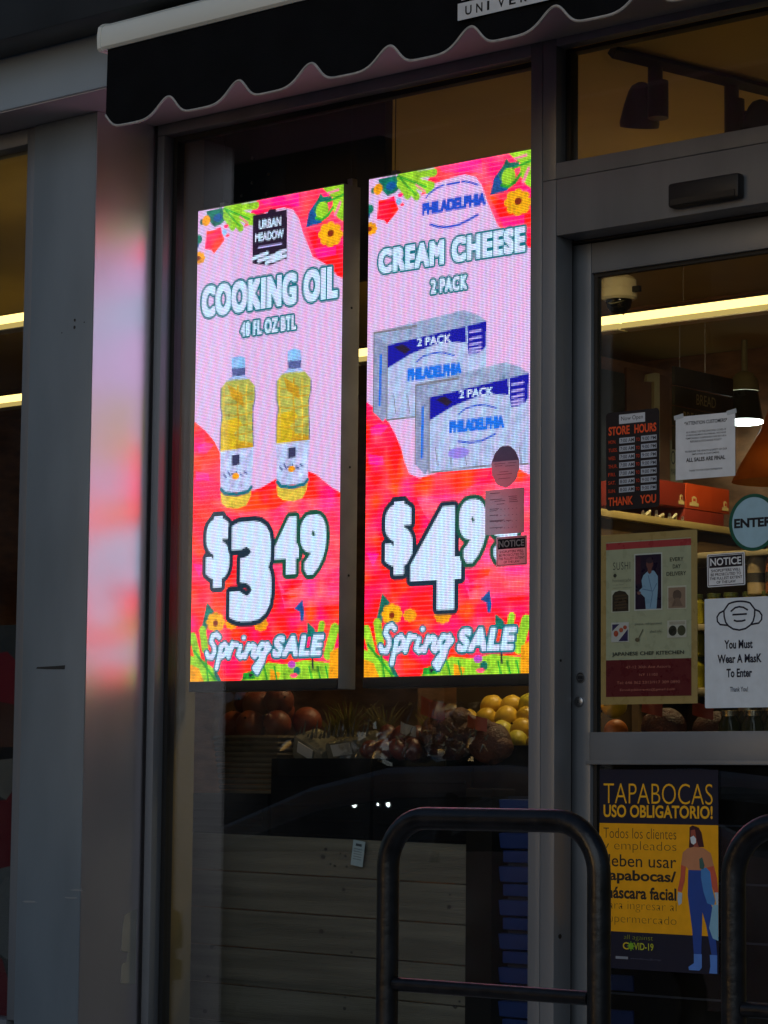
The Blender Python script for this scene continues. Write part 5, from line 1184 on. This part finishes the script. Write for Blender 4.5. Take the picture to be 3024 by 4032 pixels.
def netbag(cx, cy, cz, r, n, lab, seed, tagc=redbag):
    rn = random.Random(seed); t = empty('net_bag', (cx, cy, cz - r), lab, 'bag', 'net bags of produce'); b = MB()
    for _ in range(n):
        a = rn.uniform(0, 6.28); d = rn.uniform(.2, 1) * r * .75; b.ball((cx + d * math.cos(a), cy + .5 * d * math.sin(a), cz + rn.uniform(-.5, .55) * r), rn.uniform(.3, .42) * r, netm, 16, 10, (1, 1, .95), .03, rn.random())
    b.ball((cx, cy + .01, cz - .05 * r), r * .86, netm, 24, 14, (1.05, .8, .85), .05, seed); b.build('net', t)
    w = MB(); vs = []
    for i in range(9):
        u = (i / 8 - .5); vs += [(cx + u * r * .9, cy - r * .62 - .02 * math.cos(u * 3), cz + r * (.95 - .25 * u)), (cx + u * r * .9, cy - r * .84 * math.cos(u * 1.3), cz + r * (.45 - .2 * u))]
    w.add(vs, [[2 * i, 2 * i + 1, 2 * i + 3, 2 * i + 2] for i in range(8)], tagc); w.build('paper_band', t)
netbag(-.72, .62, 1.255, .115, 9, 'brown net bag of onions with a red band, left of the yellow fruit', 3)
netbag(-.53, .60, 1.225, .09, 8, 'smaller net bag with a red band beside the window mullion', 5)
netbag(-.83, .60, 1.215, .075, 7, 'small dim net bag lying next to the tomatoes', 8, lbl)
bf = MB()
for q in range(40):
    x = rnd.uniform(-.85, -.45); z = 1.19 + rnd.uniform(0, .08); bf.tube([(x, .50, z), (x + rnd.uniform(-.03, .03), .49, z + rnd.uniform(-.03, .03))], [.0035, .0008], film, 5)
for k_, (cx_, cz_, r_) in enumerate(((-1.50, 1.32, .19), (-.98, 1.23, .12), (-.66, 1.26, .15))):
    rn = random.Random(k_); bb = MB(); vs = []; fs = []
    for i in range(11):
        for j in range(9):
            u = i / 10 - .5; v = j / 8 - .5; vs.append((cx_ + u * 2 * r_, .50 - .03 * math.cos(u * 3) + rn.uniform(-.012, .012) + .05 * max(0, v), cz_ + v * 1.3 * r_ + rn.uniform(-.012, .012)))
    for i in range(10):
        for j in range(8): fs.append([i * 9 + j, i * 9 + j + 1, i * 9 + 10 + j, i * 9 + 9 + j])
    bb.add(vs, fs, wrapm, False); tag(bb.build('cling_sheet'), ('crinkled clear sheet over the basket of oranges', 'crinkled clear sheet over the tomatoes', 'crinkled clear sheet over the net bags')[k_], 'film', 'clear film sheets over the produce')
tag(bf.build('plastic_wrap'), 'crinkled clear plastic wrap over the net bags', 'wrap')
# blue crates
bluem = mat('blue crate plastic', (.012, .035, .16), .42, 0, .15, 6)
def bcrate(z, lab):
    b = MB().box(-.352, .16, .45, .85, z, z + .038, bluem, .004).prismx([(.45, z + .042), (.438, z + .046), (.43, z + .092), (.452, z + .094)], -.352, .16, bluem).box(-.34, .15, .462, .838, z + .045, z + .1035, mat('crate gap shade', (.004, .007, .02), .8))  # dark inner box added as shade behind the gaps between crates
    return tag(b.build('blue_crate', loc=(0, .6, z)), lab, 'crate', 'stacked blue plastic crates')
for k in range(10): bcrate(.008 + k * .1045, ('bottom' if k == 0 else 'topmost' if k == 9 else 'second from the bottom' if k == 1 else 'second from the top' if k == 8 else 'middle') + ' blue crate in the stack beside the dark post')
# low shelf behind the door: bags and bottles
tb = MB().box(.05, 1.25, .42, .95, 1.15, 1.18, wood, .003).box(.05, 1.25, .44, .46, .01, 1.149, dkp).box(.05, 1.25, .93, .95, .01, 1.149, dkp)
for k in range(6): tb.box(.05, 1.25, .436, .4395, .12 + k * .17, .126 + k * .17, mat('thin blue grey rail', (.05, .06, .09), .4), .0005)
tag(tb.build('produce_table'), 'dark table of bags and bottles behind the lower door', 'table')
netbag(.14, .62, 1.27, .085, 7, 'red brown net bag at the lower left of the door glass', 12)
netbag(.30, .66, 1.26, .085, 7, 'dim net bag under the sushi poster', 14)
tag(MB().ball((.035, .52, 1.255), .038, mat('lit orange', (.6, .16, .01), .5), 20, 12).build('orange'), 'single bright orange low in the door glass corner', 'orange')  # brighter copy of the orange peel, lit look put into its colour
oc = MB().prism([(.155, 1.18), (.20, 1.18), (.195, 1.215), (.165, 1.235), (.15, 1.23)], .47, .48, mat('orange paper scrap', (.62, .2, .02), .5)); tag(oc.build('orange_tag'), 'bright orange tag on the net bag under the sushi poster', 'tag')
bm_ = mat('dark green bottle', (.03, .035, .012), .12, 0, .2, 12); capm = mat('shiny cap', (.3, .27, .2), .25, .8)
for k in range(8):
    jar(.40 + (k % 4) * .082, .60 + (k // 4) * .1, 1.181, .135 + .02 * (k // 4), bm_, 'dark jar with a shiny cap low behind the door glass', 'dark jars on the door table', 'jar', capm)
wb = MB()
for q in range(26):
    x = .70 + rnd.uniform(0, .42); wb.tube([(x, .5 + rnd.uniform(0, .1), 1.185), (x + rnd.uniform(-.08, .08), .52, 1.24), (x + rnd.uniform(-.14, .14), .55, 1.29 + rnd.uniform(-.02, .02))], .004, wick, 5)
tag(wb.build('twig_bundle'), 'bundle of brown twigs low behind the mask notice', 'twigs')

# ---------------------------------------------------------------- bike racks
def rack(x0, lab):
    t = empty('bike_rack', (x0 + .28, -1.8, 0), lab, 'bike rack', 'black bike racks on the sidewalk')
    r = .105; w = .56; zt = 1.012
    path = [(x0, -1.8, .004), (x0, -1.8, .5), (x0, -1.8, zt - r)] + [(x0 + r - r * math.cos(R(a)), -1.8, zt - r + r * math.sin(R(a))) for a in range(9, 90, 9)] + [(x0 + r, -1.8, zt), (x0 + w - r, -1.8, zt)] + [(x0 + w - r + r * math.sin(R(a)), -1.8, zt - r + r * math.cos(R(a))) for a in range(9, 90, 9)] + [(x0 + w, -1.8, zt - r), (x0 + w, -1.8, .5), (x0 + w, -1.8, .004)]
    MB().tube(path, .0242, rackm, 20).build('frame', t)
    MB().tube([(x0 + .0235, -1.8, .658), (x0 + w - .0235, -1.8, .658)], .0148, rackm, 14).build('crossbar', t)
    for x in (x0, x0 + w): MB().lathe([(.07, .003), (.07, .011), (.03, .016)], (x, -1.8, 0), rackm, 24).build('foot_plate', t)
rack(1.091, 'black tubular bike rack in the centre, in front of the mullion')
rack(1.972, 'black tubular bike rack cut off by the right edge')

# ---------------------------------------------------------------- across the street, seen only as reflections
opp = empty('street_building', (-12, -19, 0), 'dark building out of view across the street, shaped to keep sky reflections off the glass', 'building')  # unseen block, height and extent set to keep sky out of the reflections
bw = MB().box(-70, -10.5, -30, -22, -.15, 14.0, mat('dark brick', (.07, .045, .038), .9, 0, .3, 4)); bw.build('wall', opp)
wn_ = MB()
for k in range(11):
    for q in range(4): wn_.box(-44 + k * 3, -42.4 + k * 3, -22.02, -21.99, 1.2 + q * 2.6, 2.8 + q * 2.6, mat('dark window', (.01, .01, .012), .1))
wn_.build('window', opp)
car = empty('parked_car', (-3.15, -3.9, -.15), 'silver grey parked car mirrored in the lower shop window', 'car')
cp = mat('silver grey car paint', (.80, .82, .84), .35, .0, .05, 20, coat=1.0); cg = glassmat('tinted car glass', (.62, .66, .66))
side = [(-2.15, .30), (-2.2, .55), (-2.0, .72), (-1.25, .86), (-.5, 1.18), (-.1, 1.25), (.6, 1.26), (1.1, 1.2), (1.75, .95), (2.1, .9), (2.2, .6), (2.15, .3)]
X0, Y0, Z0 = -3.15, -3.9, -.15
def sect(pts, wl):
    vs = []; fs = []; n = len(pts); ws = (-1, -.93, -.6, 0, .6, .93, 1)
    for w in ws:
        for x, z in pts:
            tuck = 1 - .16 * max(0, (z - .85) / .4); drop = .06 * max(0, abs(w) - .9) / .1 * (z > 1.1)
            vs.append((X0 + x, Y0 + w * wl * tuck, Z0 + z - drop))
    for i in range(len(ws) - 1):
        for k in range(n): fs.append([i * n + k, i * n + (k + 1) % n, (i + 1) * n + (k + 1) % n, (i + 1) * n + k])
    fs += [list(range(n))[::-1], [(len(ws) - 1) * n + k for k in range(n)]]
    return vs, fs
low = [(-2.15, .30), (-2.2, .58), (-2.0, .76), (-1.25, .90), (1.75, .97), (2.1, .92), (2.2, .6), (2.15, .3)]
v_, f_ = sect(low, .88); MB().add(v_, f_, cp).build('body', car)
top = [(-1.3, .895), (-.55, 1.165), (-.1, 1.245), (.6, 1.26), (1.1, 1.215), (1.8, .97)]
rf = MB()
for sg_ in (-1, 1):
    yy = lambda z: Y0 + sg_ * .86 * (1 - .2 * max(0, (z - .85) / .4))
    rf.tube([(X0 + x, yy(z), Z0 + z) for x, z in top], [.045, .06, .075, .075, .07, .06], cp, 10)
    rf.tube([(X0 + .3, yy(.88), Z0 + .88), (X0 + .28, yy(1.24), Z0 + 1.22)], .035, blackpl, 8)
n_ = 4; ra = []; 
for x, z in top[1:5]:
    for w in (-1, -.5, 0, .5, 1): ra.append((X0 + x, Y0 + w * .86 * (1 - .2 * (z - .85) / .4), Z0 + z + .03 * (1 - w * w)))
rf.add(ra, [[i * 5 + k, i * 5 + k + 1, i * 5 + 6 + k, i * 5 + 5 + k] for i in range(3) for k in range(4)], cp); rf.build('roof', car)
for sg_ in (-1, 1):
    yy = lambda z: Y0 + sg_ * .85 * (1 - .2 * max(0, (z - .85) / .4))
    for gg in ([(-1.2, .91), (-.55, 1.14), (-.1, 1.21), (.27, 1.22), (.27, .92)], [(.31, .92), (.31, 1.22), (.6, 1.23), (1.1, 1.185), (1.65, .97)]):
        MB().add([(X0 + x, yy(z), Z0 + z) for x, z in gg], [list(range(len(gg)))], cg, False).build('window', car)
for (xa, za), (xb, zb) in (((-1.27, .91), (-.55, 1.17)), ((1.75, .98), (1.1, 1.21))):
    wb_ = .86 * (1 - .2 * (zb - .85) / .4); MB().add([(X0 + xa, Y0 - .84, Z0 + za), (X0 + xa, Y0 + .84, Z0 + za), (X0 + xb, Y0 + wb_, Z0 + zb), (X0 + xb, Y0 - wb_, Z0 + zb)], [[0, 1, 2, 3]], cg, False).build('windscreen', car)
for x in (-1.35, 1.35):
    for sg_ in (-1, 1):
        MB().tube([(X0 + x, Y0 + sg_ * .70, Z0 + .32), (X0 + x, Y0 + sg_ * .895, Z0 + .32)], .32, mat('tyre', (.012, .012, .012), .9), 28).tube([(X0 + x, Y0 + sg_ * .895, Z0 + .32), (X0 + x, Y0 + sg_ * .905, Z0 + .32)], .2, steel, 20).build('wheel', car)
for sg_ in (-.6, .6): MB().box(X0 - 2.2, X0 - 2.05, Y0 + sg_ - .17, Y0 + sg_ + .17, Z0 + .55, Z0 + .66, steel, .02).build('headlight', car)
lampm = emat('lit headlamp', (.95, 1.0, .97), 90)
far = empty('street_car', (-18.45, -20.5, -.15), 'far car across the street, its small lit headlamps mirrored in the lower shop window', 'car')
fb = MB()
for x0_, x1_, y0_, y1_, z0_, z1_ in ((-19.3, -17.6, -24.5, -20.54, .3, 1.02), (-19.15, -17.75, -24.0, -21.6, 1.021, 1.65)): fb.box(x0_, x1_, y0_, y1_, z0_, z1_, mat('black car paint', (.01, .01, .012), .25, .3, .05, 20, coat=1.0), .12)
fb.build('body', far)
for x, r_ in ((-18.89, .028), (-18.64, .045), (-18.22, .02), (-18.04, .03)): MB().tube([(x, -20.535, .834), (x, -20.515, .834)], [r_, r_ * .8], lampm, 16).build('headlamp', far)
for x in (-19.1, -17.8):
    for y_ in (-21.3, -23.6): MB().tube([(x - .1, y_, .2), (x + .1, y_, .2)], .34, mat('tyre', (.012, .012, .012), .9), 20).build('wheel', far)
